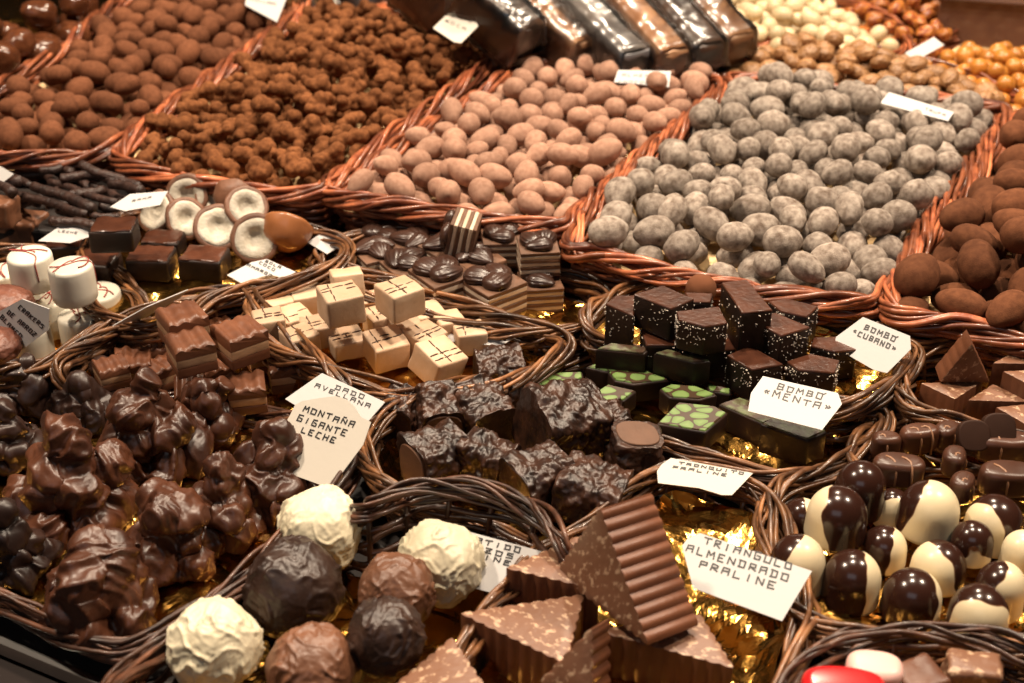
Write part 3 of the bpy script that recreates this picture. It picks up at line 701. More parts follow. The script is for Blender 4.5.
for i, q in enumerate([
    # px,py,w,h,angle of the dark side,threshold
    (892,508,40,44,90,-.1,'small half hidden dome between the two tall domes at the back'),
    (860,490,52,66,180,-.45,'nearly all dark dome at the back left of its tray'),
    (929,510,62,64,140,.22,'mostly white dome with a dark cap to the left, back middle'),
    (994,523,60,64,30,-.22,'dark dome with a white lower left patch at the right back'),
    (802,520,40,50,180,.1,'dome half hidden behind the upper left one'),
    (972,542,44,48,90,-.45,'shadowed dark dome between the back right domes'),
    (884,548,48,50,180,-.05,'dome hidden behind the front ones in the middle of the tray'),
    (837,516,62,66,-30,.0,'upper left dome with a dark brow over a white foot'),
    (1022,556,44,60,0,.25,'mostly white dome cut by the right edge'),
    (852,580,60,68,195,-.02,'front left dome split evenly into dark left and white right'),
    (797,566,58,72,150,.16,'white dome with a dark cap at the far left of its tray'),
    (939,565,58,54,20,-.05,'dome with white left shoulder and dark right in mid tray'),
    (1000,590,52,66,160,.22,'white dome with a dark left edge near the right edge'),
    (912,597,62,64,190,-.20,'dark front dome with a white strip along its right side'),
    (979,612,62,62,80,-.12,'dark topped front dome with a pale spot on its crown')]):
    dome(q[0], q[1], q[2], q[3], q[4], q[5], i+1, q[6])

# ---- milk chocolates with piped lines
def lens(w, d, flat=.35, n=22):
    return [(w/2*math.copysign(abs(math.cos(a))**.8, math.cos(a)), d/2*math.copysign(abs(math.sin(a))**.8, math.sin(a))*(1 if math.sin(a) > 0 else 1-flat)) for a in (2*math.pi*i/n for i in range(n))]
def lined(px, py, w, rz, label, shape=0, lines=2, z0=.022, hh=.017, tilt=(0,0), dd=.6):
    s = sized(px, py, .03, w)*.92; p = place(px, py, z0+hh/2, s*.34, .85)
    t = thing('lined_praline', label, 'chocolate', (p.x, p.y, p.z-hh/2), (R(tilt[0]), R(tilt[1]), R(rz)), 'milk chocolates with piped lines')
    pts = lens(s, s*dd) if shape == 0 else rect(s, s*dd)
    prism('praline', pts, 0, hh, M['pralineshell'], t, bev=.0035, segs=4, cuts=1, rough=.0003, rscale=90, vert_bev=shape == 1)
    T = Tubes()
    for i in range(lines):
        x = s*(-.18+.3*i); sl = .12*s
        ys = s*dd/2*(.93 if shape == 0 else 1)
        y0, y1 = -ys*(.66 if shape == 0 else 1), ys*.95
        pl = [(x+sl, y0-.0004, .001), (x+sl*.9, y0-.0004, hh-.0045), (x+sl*.8, y0+.0012, hh-.0012), (x+sl*.6, y0+.0045, hh+.0001), (x, (y0+y1)/2, hh+.0002), (x-sl*.5, y1-.006, hh+.0001), (x-sl*.6, y1-.002, hh-.002)]
        T.add(pl, .00065, 6, 1)
    link('piped_line', T.mesh('piped_line'), M['caradrizzle'], t)
for q in [(919,440,44,12,'praline with a piped line arched over its rounded shoulder, at the back left',0,2),
          (886,446,32,5,'praline half hidden at the left corner of the lined chocolates',0,1),
          (948,436,32,40,'praline mostly hidden at the back of the lined chocolates',0,1),
          (956,462,34,70,'small upright praline with a single curved line in the middle',0,1),
          (898,472,56,-8,'wide praline with two converging lines, front left of its kind',0,2),
          (1002,448,60,-6,'long praline with one line at the right edge, upper of two',0,1),
          (964,488,34,60,'praline with an arched line right behind the white capped dome',0,1),
          (1008,481,62,-4,'long praline with one line at the right edge, lower of two',0,1)]:
    lined(q[0], q[1], q[2], q[3], q[4], q[5], q[6], hh=.0145 if q[2] > 40 else .013, z0=.026, dd=.72 if q[2] > 40 else .9)
M['darkpipe2'] = mat('dull_dark_chocolate', (.026,.011,.0065), .6, col2=(.035,.015,.009), nscale=50, spec=.15)
def rounded(px, py, w, dd, zc, h, rz, m, label, name, tilt=0, bev=.004):
    sz = sized(px, py, zc, w); p = W(px, py, zc)
    pts = [(sz/2*math.copysign(abs(math.cos(a))**.75, math.cos(a)), sz*dd/2*math.copysign(abs(math.sin(a))**.75, math.sin(a))) for a in (2*math.pi*i/36 for i in range(36))]
    return tag(link(name, bm_mesh(prism_bm(pts, -h/2, h/2, bev, 4, vert_bev=False), name, True, R(50)), m, None, p, (R(tilt), 0, R(rz))), label, 'chocolate')
rounded(973,436,32,1,.040,.006,0,M['darkpipe2'],'left of two thin dark discs leaning behind the lined pralines','chocolate_disc',52,.001)
rounded(998,430,34,1,.042,.006,0,M['darkpipe2'],'right of two thin dark discs leaning behind the lined pralines','chocolate_disc',52,.001)
rounded(842,699,84,.62,.036,.020,-6,M['red'],'glossy red rounded chocolate at the bottom edge of the photo','red_chocolate')
rounded(872,683,56,.75,.034,.024,-10,M['pink'],'pale pink rounded chocolate behind the red one','pink_chocolate')
def slab(px, py, w, d, zc, h, rz, m, label, name='nut_slab', cat='chocolate'):
    p = W(px, py, zc); s = sized(px, py, zc, w)
    return tag(link(name, bm_mesh(prism_bm(rect(s, s*d), -h/2, h/2, .0022, 3, rough=.0016, rscale=160, cuts=3), name, True, R(60)), m, None, p, (0,0,R(rz))), label, cat)
slab(918,688,44,1,.034,.018,20,M['milk'],'plain milk chocolate square between the hearts and the nut slab')
slab(972,676,54,.7,.034,.016,-12,M['almondtop'],'nut studded milk chocolate slab at the bottom right')

# ---- crunchy logs
def log(px, py, w, l, h, rz, label, cut=None, tilt=(0,0), seed=0, z0=.012):
    s = sized(px, py, .03, w)*1.10; ll = sized(px, py, .03, l)*.95; hz = sized(px, py, .03, h)*1.08
    p = place(px, py, z0+hz*.5, (s+ll+hz)/6.2, .93)
    t = thing('crunchy_log', label, 'chocolate log', p, (R(tilt[0]), R(tilt[1]), R(rz)), 'crunchy dark chocolate logs')
    nx, na = 60, 110; v = []; f = []; off = Vector((seed*2.7, seed, seed*.6))
    for i in range(nx+1):
        x = (i/nx-.5)*ll
        for j in range(na):
            a = 2*math.pi*j/na; c, sn = math.cos(a), math.sin(a); k2 = (abs(c)**4.5+abs(sn)**4.5)**(-1/4.5)
            q = Vector((x, c*k2*s/2, sn*k2*hz/2)); e = 1 if 0 < i < nx else 0
            d = .0022*noise.noise(q*120+off)+.0013*noise.noise(q*290+off)+.0005*noise.noise(q*620+off)+.0024*noise.noise(q*55+off)+.0014*max(0,noise.noise(q*210-off))
            v.append((q.x+(1-e)*0+.0006*noise.noise(q*200), q.y*(1+d/(s/2)*(1 if e else .5)), q.z*(1+d/(hz/2)*(1 if e else .5))))
        if i:
            for j in range(na): k3 = (j+1) % na; f.append(((i-1)*na+j, (i-1)*na+k3, i*na+k3, i*na+j))
    f.append(tuple(range(na))[::-1]); f.append(tuple(nx*na+j for j in range(na)))
    me = raw_mesh('crust', v, f, True); me.polygons[len(f)-1].use_smooth = False; me.polygons[len(f)-2].use_smooth = False
    cr = link('crust', me, M['crunch'], t)
    for sgn in ((-1, 1) if cut == 'both' else (cut,) if cut else ()):
        pts = []
        for j in range(40):
            a = 2*math.pi*j/40; c, sn = math.cos(a), math.sin(a); k2 = (abs(c)**2.6+abs(sn)**2.6)**(-1/2.6)
            pts.append((c*k2*s*.44, sn*k2*hz*.44))
        o = link('cut_face', bm_mesh(prism_bm(pts, -.0002, .0009, .0004, 1), 'cut_face', True, R(40)), M['praline'], cr)
        o.location = (sgn*(ll/2), 0, 0); o.rotation_euler = (R(90), 0, R(90)*sgn)
logs = [(402,416,34,46,40,70,'dark log half hidden at the back left of the log tray',None,(0,0)),
        (499,370,40,50,36,10,'crunchy log standing topmost at the back, under the cream cubes',None,(10,0)),
        (439,413,40,50,42,-78,'crunchy log whose round cut end faces the viewer at the left',1,(0,12)),
        (482,413,46,58,46,-60,'large crunchy log in the back middle beside the round cut end',None,(0,10)),
        (514,398,20,44,36,40,'crunchy log showing a narrow cut strip along its edge',1,(0,30)),
        (578,402,34,42,30,25,'crunchy log peaking up behind the biggest one',None,(0,-14)),
        (611,420,30,34,26,-70,'crunchy log with a brown cut end below the green mosaics',1,(0,15)),
        (562,425,62,76,66,28,'biggest crunchy log, bumpy block in the centre of the tray',None,(14,8)),
        (436,458,48,58,50,-145,'crunchy log with its dark cut face turned to the left front',1,(0,0)),
        (486,463,44,56,46,-30,'crunchy log at the front rim left of centre',None,(0,6)),
        (537,482,52,62,54,35,'crunchy log at the front rim in the centre',None,(8,0)),
        (633,455,44,54,46,10,'upright crunchy log with its oval cut top facing up, right end',1,(0,-82)),
        (592,494,58,70,48,-20,'crunchy log at the front right beside the standing triangle',None,(0,5))]
for i, q in enumerate(logs): log(q[0], q[1], q[2], q[3], q[4], q[5], q[6], q[7], q[8], i+1)

# ---- pixel-measured flat topped blocks
def top_block(name, poly, zt, th, label, cat, group, body, topm=None, topname=None, flakes=0, bev=.0012, tilt=0, seed=0, topinset=.0012, rough=.0003):
    P = [W(x, y, zt) for x, y in poly]; c = sum(P, Vector())/len(P)
    pts = [(p.x-c.x, p.y-c.y) for p in P]
    t = thing(name, label, cat, (c.x, c.y, zt-th), (R(tilt), 0, 0), group)
    prism('chocolate_body', pts, 0, th, body, t, bev=bev, segs=3, cuts=1, rough=rough, rscale=120, seed=seed)
    if topm:
        ins = [(x*(1-topinset/math.hypot(x, y)), y*(1-topinset/math.hypot(x, y))) for x, y in pts]
        prism(topname, ins, th-.0008, th+.0007, topm, t, bev=.0005, segs=1)
    if flakes:
        r = random.Random(seed); v = []; f = []
        tot = len(pts)
        def put(p, n):
            n = Vector(n).normalized(); a = n.orthogonal().normalized(); a.rotate(Matrix.Rotation(r.uniform(0, 6.28), 3, n)); b = n.cross(a)
            L, w2, hgt = r.uniform(.0004,.0013), r.uniform(.0002,.00045), r.uniform(.0002,.0006)
            i0 = len(v); q = Vector(p)
            for sx, sy in ((-1,-1),(1,-1),(1,1),(-1,1)): v.append(q+a*L*sx*.5+b*w2*sy*.5-n*.0003)
            for sx, sy in ((-1,-1),(1,-1),(1,1),(-1,1)): v.append(q+a*L*sx*.4+b*w2*sy*.4+n*hgt)
            f.extend([tuple(i0+i for i in qq) for qq in ((4,5,6,7),(0,1,5,4),(1,2,6,5),(2,3,7,6),(3,0,4,7))])
        for i in range(int(flakes*1.25)):
            j = r.randrange(tot); a, b = Vector((*pts[j], 0)), Vector((*pts[(j+1) % tot], 0)); s = r.random(); q = a.lerp(b, s); e = b-a; nn = Vector((e.y, -e.x, 0))
            if nn.dot(q) < 0: nn = -nn
            cl = noise.noise(Vector((q.x*180, q.y*180, seed)))
            if r.random() < .62:
                z = th*(r.random()**.45); put(q+Vector((0,0,min(z, th-.0012))), nn)
            else:
                kk = r.random()**.5*.94
                put(Vector((q.x*kk, q.y*kk, th)), (0,0,1))
        link('coconut_flakes', raw_mesh('coconut_flakes', v, f, False), M['flake'], t)
    return t
MG = 'green mosaic mint chocolates'
for i, (poly, zt, th, lb) in enumerate([
    ([(528,386),(540,377),(560,372),(583,372),(584,378),(570,385)], .026, .012, 'green mosaic piece at the left end, half behind the crunchy logs'),
    ([(585,367),(600,362),(640,366),(640,372),(604,372)], .027, .014, 'green topped piece in shadow under the left edge-on block'),
    ([(607,372),(622,369),(646,370),(670,380),(634,385),(614,381)], .027, .012, 'leaf shaped green mosaic piece below the edge-on blocks'),
    ([(706,384),(732,389),(731,395),(708,391)], .026, .012, 'green topped sliver at the right end of the second edge-on block'),
    ([(595,349),(645,354),(651,348),(610,343)], .040, .014, 'dark edge-on mint block at the back left of its tray'),
    ([(653,353),(695,363),(712,361),(666,349)], .041, .015, 'dark edge-on mint block next to the back left one'),
    ([(596,391),(607,384),(637,391),(625,401),(599,402)], .026, .011, 'small green mosaic piece beside the brown cut log end'),
    ([(659,389),(669,384),(697,386),(718,395),(700,400),(669,398)], .027, .013, 'rounded green mosaic piece behind the largest diamond'),
    ([(656,424),(677,402),(716,406),(728,413),(706,433)], .030, .013, 'largest green mosaic diamond at the front of the mint tray'),
    ([(718,404),(738,397),(790,414),(764,425)], .028, .015, 'long brown block with a narrow green top left of the mint card'),
    ([(760,424),(776,414),(828,431),(808,441)], .029, .018, 'long dark block with a dull green top in front of the mint card')]):
    top_block('mint_chocolate', poly, zt, th, lb, 'chocolate', MG, M['dark'], M['mosaicdull' if i > 8 or i in (4, 5) else 'mosaic'], 'mosaic_top', seed=i)
CG = 'coconut sprinkled dark diamonds'
for i, (poly, zt, th, fl, lb) in enumerate([
    ([(684,293),(713,294),(711,303),(690,303)], .050, .018, 40, 'small brown corner piece in front of the round truffle'),
    ([(633,295),(663,286),(695,300),(671,310)], .054, .020, 130, 'clean topped diamond highest at the left of the coconut tray'),
    ([(721,283),(747,280),(773,311),(742,314)], .056, .026, 80, 'tall plain topped diamond highest in the middle of the tray'),
    ([(605,305),(615,296),(636,296),(634,317)], .044, .028, 150, 'block with a white coconut covered corner at the left end'),
    ([(768,302),(786,299),(819,307),(807,318),(780,312)], .048, .020, 150, 'coconut sprinkled block behind the right hand diamonds'),
    ([(640,328),(672,332),(680,346),(646,346)], .032, .018, 60, 'shadowed dark block under the clean topped diamond'),
    ([(676,312),(719,307),(728,324),(705,328),(678,321)], .052, .018, 220, 'diamond with heavily sprinkled top in the centre of the pile'),
    ([(676,338),(729,334),(736,350),(690,354)], .030, .018, 90, 'dark block under the heavily sprinkled one'),
    ([(752,320),(775,313),(811,328),(781,337)], .046, .020, 240, 'diamond with a frosted front corner right of centre'),
    ([(813,338),(838,337),(858,343),(857,351),(835,353),(810,347)], .032, .018, 90, 'reddish topped block beside the right hand card'),
    ([(726,356),(750,346),(784,365),(752,371)], .033, .020, 170, 'front diamond in the middle, behind the mint card'),
    ([(786,362),(810,354),(840,361),(835,374),(798,371)], .032, .020, 200, 'front diamond at the right with a sprinkled rim')]):
    top_block('coconut_diamond', poly, zt+.011, th, lb, 'chocolate', CG, M['dark'], M['darktop'], 'lit_top', flakes=fl, seed=i+20, topinset=.0003)  # thin sheet over the body, light from above put into its browner colour
p = W(701, 289, .058); s = sized(701, 289, .058, 31)/2
tag(link('cocoa_truffle', ico('cocoa_truffle', 4, lambda c: c*s*(1+.03*noise.noise(c*2))), M['nutA'], None, p), 'round cocoa dusted truffle behind the coconut diamonds', 'truffle')

# ---- cream cubes
def cube(px, py, w, rz, label, z0=.010, tilt=(0,0), hk=.92, seed=0, lines=3, up=0):
    s = sized(px, py, up or .03, w)*.75; h = s*hk
    p = place(px, py, z0+.008+h/2, s*.54, .88) if not up else W(px, py, up)
    t = thing('hazelnut_cube', label, 'chocolate', p, (R(tilt[0]), R(tilt[1]), R(rz)), 'pale hazelnut cream cubes')
    prism('cream_body', rect(s, s), -h/2, h/2, M['cream'], t, bev=.0014, segs=3, cuts=3, rough=.0005, rscale=110, seed=seed)
    if lines:
        T = Tubes(); r = random.Random(seed)
        for ax, cnt in ((0, min(2, lines)), (1, 1)):
            o0_ = r.uniform(-.32, .05)
            for i in range(cnt):
                o = s*(o0_+i*.17); w3 = r.uniform(-.06, .06)
                nd = 3
                for j in range(nd):
                    if r.random() < .22: continue
                    u0 = -s*.47+s*.94*j/nd+r.uniform(0,.0006); u1 = -s*.47+s*.94*(j+1)/nd-r.uniform(.0001,.0012)
                    pl = [(u, o+u*w3+.0002*math.sin(u*900+i), h/2+.00022) for u in np.linspace(u0, u1, 4)]
                    if ax: pl = [(y, x, z) for x, y, z in pl]
                    T.add(pl, [.0002,.0004,.00042,.0002], 6, 1)
        if T.n: link('piped_lines', T.mesh('piped_lines'), M['drizzle'], t)
for i, q in enumerate([(277,308,40,30,'cream cube at the far back left under the wicker rim',0,0,(0,0)), (306,301,42,20,'plain cream cube at the back behind the left pair',0,0,(0,0)),
    (347,283,42,14,'cream cube tilted back at the top of the pile, behind the highest one',0,.058,(-14,0)), (372,305,36,25,'cream cube in shadow behind the two upper cubes',0,0,(0,0)),
    (292,325,48,32,'lined cream cube at the left end of the front pile',3,0,(0,0)), (317,332,42,20,'cream cube second from the left, partly under its lined neighbour',2,0,(0,0)),
    (382,322,42,28,'cream cube below the sharp edged plain cube, left of two',2,0,(0,0)), (427,320,44,26,'cream cube below the sharp edged plain cube, right of two',0,0,(0,0)),
    (269,325,40,18,'cream cube in the left corner of its tray under the wicker',2,0,(0,0)), (300,342,42,36,'cream cube at the front left rim below the lined pair',2,0,(0,0)), (405,330,40,15,'cream cube in the gap under the plain sharp edged one',0,0,(0,0)), (449,326,38,22,'cream cube at the back right before the lone right one',0,0,(0,0)),
    (341,304,52,24,'highest lined cream cube resting on the left of the pile',3,.056,(0,0)), (400,299,50,36,'plain sharp edged cream cube on top in the middle',2,.054,(0,0)),
    (347,343,48,24,'lined cream cube at the front left with a criss cross top',3,0,(0,0)), (425,342,46,40,'criss cross lined cream cube at the front right of centre',3,0,(0,0)),
    (386,349,50,28,'cream cube at the front with a broken white side',3,0,(8,0)), (470,338,42,14,'cream cube alone at the right end before the blank card',3,0,(0,0)),
    (438,362,54,44,'lowest cream cube lying at the front rim with a dashed top',3,0,(16,8))]):
    cube(q[0], q[1], q[2], q[3], q[4], lines=q[5], up=q[6], tilt=q[7], seed=i+3, hk=.55 if i == 14 else .80)

# ---- three layered squares
def wavy(name, w, d, z0, z1, m, parent, waves=5, amp=.00065, seed=0):
    nx = 46; ny = 20; v = []; f = []
    for j in range(ny+1):
        for i in range(nx+1):
            x = (i/nx-.5)*w; y = (j/ny-.5)*d
            e = min(1, (w/2-abs(x))/.0018, (d/2-abs(y))/.0018); e = math.sqrt(max(0, e))
            z = z1-.0012*(1-e)+amp*math.sin(x/w*waves*2*math.pi+.5*math.sin(y*120+seed)+seed)+.0005*noise.noise((x*200, y*200, seed))
            v.append((x, y, z))
    nb = len(v)
    for (x, y) in rect(w, d): v.append((x, y, z0))
    for j in range(ny):
        for i in range(nx): a = j*(nx+1)+i; f.append((a, a+1, a+nx+2, a+nx+1))
    f.append((nb+3, nb+2, nb+1, nb)); 
    f.append((nb, nb+1)+tuple(range(nx, -1, -1))); f.append((nb+1, nb+2)+tuple(j*(nx+1)+nx for j in range(ny, -1, -1)))
    f.append((nb+2, nb+3)+tuple(ny*(nx+1)+i for i in range(0, nx+1))); f.append((nb+3, nb)+tuple(j*(nx+1) for j in range(0, ny+1)))
    me = raw_mesh(name, v, f, True); me.set_sharp_from_angle(angle=R(50)); return link(name, me, m, parent)
def tricolor(px, py, w, rz, label, up=0, tilt=(0,0), seed=0, z0=.010):
    s = sized(px, py, up or .03, w)*.76; h = s*.82
    p = W(px, py, up) if up else place(px, py, z0+h/2, s*.56, .86)
    t = thing('layered_square', label, 'chocolate', p, (R(tilt[0]), R(tilt[1]), R(rz)), 'three layered chocolate squares')
    k = dict(bev=.0006, segs=2, cuts=2, rough=.0003, rscale=140, seed=seed)
    prism('bottom_layer', rect(s, s), -h/2, -h*.17, M['milk'], t, **k)
    prism('cream_layer', rect(s*.99, s*.99), -h*.172, h*.12, M['creamlayer'], t, **k)
    wavy('wavy_top', s, s, h*.118, h*.47, M['milk'], t, seed=seed, waves=3)
for i, q in enumerate([(216,327,40,30,'layered square in shadow behind the two highest ones',0,(0,0)), (147,342,40,24,'layered square in the dark at the back left of the pile',0,(0,0)),
    (183,325,54,32,'wavy topped square at the very top back of the layered pile',.055,(0,0)), (240,341,56,38,'layered square with a pale middle stripe at the top right',.046,(0,0)),
    (134,366,48,12,'ridged topped square at the far left front of its pile',0,(6,0)), (164,372,42,40,'layered square in shadow below the highest pair',0,(0,0)),
    (217,372,40,24,'layered square hidden behind the front right ones',0,(0,0)), (191,351,54,28,'layered square in the middle turned corner forward on top',.050,(0,0)),
    (262,356,40,22,'layered square under the pale striped one at the right',0,(0,0)), (160,352,40,18,'layered square in the dark under the top back one',0,(0,0)), (112,372,40,30,'layered square half under the wicker at the left front',0,(0,0)), (226,394,42,20,'layered square in front beside the finely ridged one',0,(10,0)),
    (287,371,48,14,'smooth topped layered square beside the white card',0,(0,0)), (247,392,50,12,'layered square at the front with a finely ridged top',0,(0,0)),
    (190,392,40,10,'layered square tipped over behind the mountain peaks',0,(20,0))]):
    tricolor(q[0], q[1], q[2], q[3], q[4], q[5], q[6], i+1)

# ---- striped layer cakes with piped topping
def shell_piece(L, w, h, ridges, seed):
    def fn(c):
        a = math.atan2(c.z, c.y); k = 1+.07*math.sin(a*ridges+1.5*c.x+seed); tp = 1-.35*c.x
        return Vector((c.x*L/2, c.y*w/2*k*tp, c.z*h/2*k*tp))
    return fn
def cake(px, py, w, rz, label, up=0, tilt=(0,0), seed=0, z0=.016):
    s = sized(px, py, up or .03, w)*.90; h = s*.68
    p = W(px, py, up) if up else place(px, py, z0+h*.62, s*.56, .86)
    t = thing('layer_cake', label, 'cake', p, (R(tilt[0]), R(tilt[1]), R(rz)), 'striped layer cakes with piped tops')
    n = 7
    for i in range(n):
        z0_, z1_ = -h*.62+h*i/n, -h*.62+h*(i+1)/n-.0001; g = 1-.006*(i % 2)
        prism('sponge_layer' if i % 2 == 0 else 'cream_layer', rect(s*g, s*g), z0_, z1_, M['spongelayer' if i % 2 == 0 else 'whitelayer'], t, bev=.0003, segs=1, cuts=2, rough=.0003, rscale=160, seed=seed+i)
    bm = bmesh.new()
    for (ox, oy, ang, sc) in ((-.17,.16,25,1), (.18,.14,160,.95), (.0,-.18,95,.95)):
        b2 = bmesh.new(); bmesh.ops.create_icosphere(b2, subdivisions=4, radius=1); fn = shell_piece(s*.76*sc, s*.58*sc, s*.30, 14, seed+ang)
        Rm = Matrix.Rotation(R(ang+seed*23), 3, 'Z')
        for v in b2.verts: v.co = Rm @ fn(v.co.copy())+Vector((ox*s, oy*s, h*.38+s*.07))
        me = bpy.data.meshes.new('x'); b2.to_mesh(me); b2.free(); bm.from_mesh(me); bpy.data.meshes.remove(me)
    link('piped_topping', bm_mesh(bm, 'piped_topping'), M['darktop' if False else 'darkpipe'], t)
M['darkpipe'] = mat('piped_dark_chocolate', (.035,.016,.011), .33, col2=(.05,.022,.014), nscale=50)
for i, q in enumerate([(384,243,44,20,'layer cake at the far back left corner of the cake tray',0,(0,0)), (460,235,44,-8,'layer cake tipped on its side at the back with stripes upright',.052,(0,-78)),
    (501,244,42,4,'square layer cake at the back right of the tipped one',.042,(0,0)), (538,253,44,6,'layer cake at the top right stacked on the front right one',.046,(0,0)),
    (414,251,46,25,'layer cake in the second row left of centre',0,(0,0)), (447,256,46,40,'layer cake in the second row behind the front pair',0,(0,0)),
    (377,260,46,30,'layer cake at the left end beside the dark wicker',0,(0,0)), (477,267,48,35,'layer cake in the third row right of centre',0,(0,0)),
    (408,273,50,32,'layer cake at the front left with its piping facing the cubes',0,(0,0)), (540,289,46,8,'layer cake at the front right corner on the gold foil',0,(0,0)),
    (442,283,54,36,'layer cake at the front centre turned corner forward',0,(0,0)), (493,291,54,38,'layer cake at the front turned corner forward, right of centre',0,(0,0))]):
    cake(q[0], q[1], q[2], q[3], q[4], q[5], q[6], i+1)

# ---- white coated crackers
def cracker(px, py, w, h, label, up=0, seed=0):
    d = sized(px, py, up or .03, w)*.90; r = d/2; hz = sized(px, py, up or .03, h)*.86
    p = W(px, py, up) if up else place(px, py, .010+hz/2, r, .86)
    t = thing('white_cracker', label, 'coated cracker', p, (0,0,seed*1.3), 'white coated crackers with red icing')
    prof = [(0,-hz/2),(r*.92,-hz/2),(r*.99,-hz/2+.0015),(r,-hz*.2),(r*.985,hz*.2),(r*.975,hz/2-.002),(r*.95,hz/2-.0008),(r*.88,hz/2),(r*.4,hz/2+.0006),(0,hz/2+.0007)]
    n = 56; v = []; f = []
    for rr, zz in prof:
        for j in range(n):
            a = 2*math.pi*j/n; k2 = 1+.015*noise.noise((math.cos(a)*2, math.sin(a)*2, zz*80+seed)); v.append((rr*k2*math.cos(a), rr*k2*math.sin(a), zz))
    for i in range(len(prof)-1):
        for j in range(n): k2 = (j+1) % n; f.append((i*n+j, i*n+k2, (i+1)*n+k2, (i+1)*n+j))
    link('cracker_body', raw_mesh('cracker_body', v, f, True), M['whitesmooth'], t)
    T = Tubes(); rr = random.Random(seed)
    pts = []
    ca = rr.uniform(0, 6)
    for i in range(60):
        a = i/59*2*math.pi*1.2+ca; rad = r*(.18+.62*abs(math.sin(a*1.1))); pts.append((rad*math.cos(a*.9), rad*math.sin(a*1.3), hz/2+.0009))
    T.add(pts[:34], .00036, 6, 1)
    T.add([(r*x, r*.2*math.sin(x*3), hz/2+.0009-(.0003 if abs(x) > .8 else 0)) for x in np.linspace(-.86,.86,14)]+[(r*.97,.0005,hz/2-.001),(r*1.0,.0008,hz*.15),(r*1.01,.001,-hz*.1)], .00036, 6, 1, up=(0,1,.2))
    link('red_icing', T.mesh('red_icing'), M['redline'], t)
for i, q in enumerate([(4,284,44,36,'white cracker cut by the left edge behind the others',0), (100,308,52,46,'white cracker on the right, behind the front one',0), (48,314,52,46,'white cracker in the middle under the two highest',0),
    (32,270,50,42,'highest white cracker at the left with a thin icing line',.056), (73,282,50,45,'highest white cracker at the right of the upper pair',.058), (82,330,50,44,'front white cracker with a looped red icing knot',0), (32,345,48,48,'white cracker hidden behind the rice cracker card',0)]):
    cracker(q[0], q[1], q[2], q[3], q[4], q[5], i+1)
for i, (px, py, w, lb) in enumerate([(4,306,58,'bumpy brown rice cracker above the card at the left edge'), (-6,346,50,'bumpy brown rice cracker in front of the card at the left edge')]):
    s = sized(px, py, .03, w)/2; p = W(px, py, .045 if i == 0 else .06); off = Vector((i*4, 2, 1))
    tag(link('rice_cracker', ico('rice_cracker', 5, lambda c: Vector((c.x, c.y, c.z*.62))*s*(1+.07*noise.noise(c*3+off)+.04*noise.noise(c*9+off))), M['bread'], None, p), lb, 'rice cracker', 'brown rice crackers')

# ---- dark sugar topped cubes
def darkcube(px, py, w, rz, label, up=0, seed=0):
    s = sized(px, py, up or .03, w)*.80; h = s*.54
    p = W(px, py, up) if up else place(px, py, .026+h/2, s*.5, .84)
    t = thing('dark_cube', label, 'chocolate', p, (0,0,R(rz)), 'dark glossy cubes beside the coconut halves')
    prism('dark_body', rect(s, s*.8), -h/2, h/2, M['dark'], t, bev=.0016, segs=3, cuts=2, rough=.0006, rscale=90, seed=seed)
    prism('grainy_top', rect(s*.93, s*.73), h/2-.0009, h/2+.0007, M['darktop'], t, bev=.0005, segs=1, cuts=5, rough=.0009, rscale=420, seed=seed)  # sugar grain, with overhead light put into the lighter brown
for i, q in enumerate([(66,250,44,8,'dark cube half hidden behind the white crackers',0), (164,246,48,-4,'dark cube in shadow at the back between the front ones',0), (97,268,52,-10,'dark cube in front of the stacked one at the left',0),
    (152,264,54,-4,'dark cube in the middle of the front row',0), (205,264,54,-8,'dark cube at the right end of the front row',0), (115,235,54,2,'dark cube stacked highest at the left, grainy top',.060)]):
    darkcube(q[0], q[1], q[2], q[3], q[4], q[5], i+1)

# ---- coconut halves
def coconut(px, py, w, az, el, label, zc=.045, whole=False, seed=0, dk=.95):
    el -= 10 if not whole else 0
    s = sized(px, py, zc, w)/2; p = place(px, py, zc, s*.8, .80)
    n = Vector((math.cos(R(az))*math.cos(R(el)), math.sin(R(az))*math.cos(R(el)), math.sin(R(el))))
    rot = n.to_track_quat('Z', 'Y').to_euler()
    t = thing('coconut_half', label, 'coconut sweet', p, rot, 'chocolate shelled coconut halves')
    prof = [(.80*s, .0), (.93*s, .02*s), (s, -.06*s)]+[(s*math.cos(a), -s*dk*math.sin(a)) for a in np.linspace(.12, math.pi/2, 12)]
    def lathe(prof, nm, m, jig):
        v = []; f = []; k = 48; off = Vector((seed*2, 1, seed))
        for rr, zz in prof:
            for j in range(k):
                a = 2*math.pi*j/k; q = Vector((rr*math.cos(a), rr*math.sin(a), zz)); q *= 1+jig*noise.noise(q/s*2.2+off); v.append(q)
        for i in range(len(prof)-1):
            for j in range(k): k2 = (j+1) % k; f.append((i*k+j, i*k+k2, (i+1)*k+k2, (i+1)*k+j))
        link(nm, raw_mesh(nm, v, f, True), m, t)
    lathe(prof, 'chocolate_shell', M['shellsmooth' if whole else 'shell'], .05)
    lathe([(.82*s, -.04*s), (.78*s, .02*s), (.66*s, .035*s), (.5*s, .02*s), (.38*s, -.06*s), (.32*s, -.18*s), (.2*s, -.24*s), (0, -.26*s)], 'coconut_filling', M['coconut'], .10)
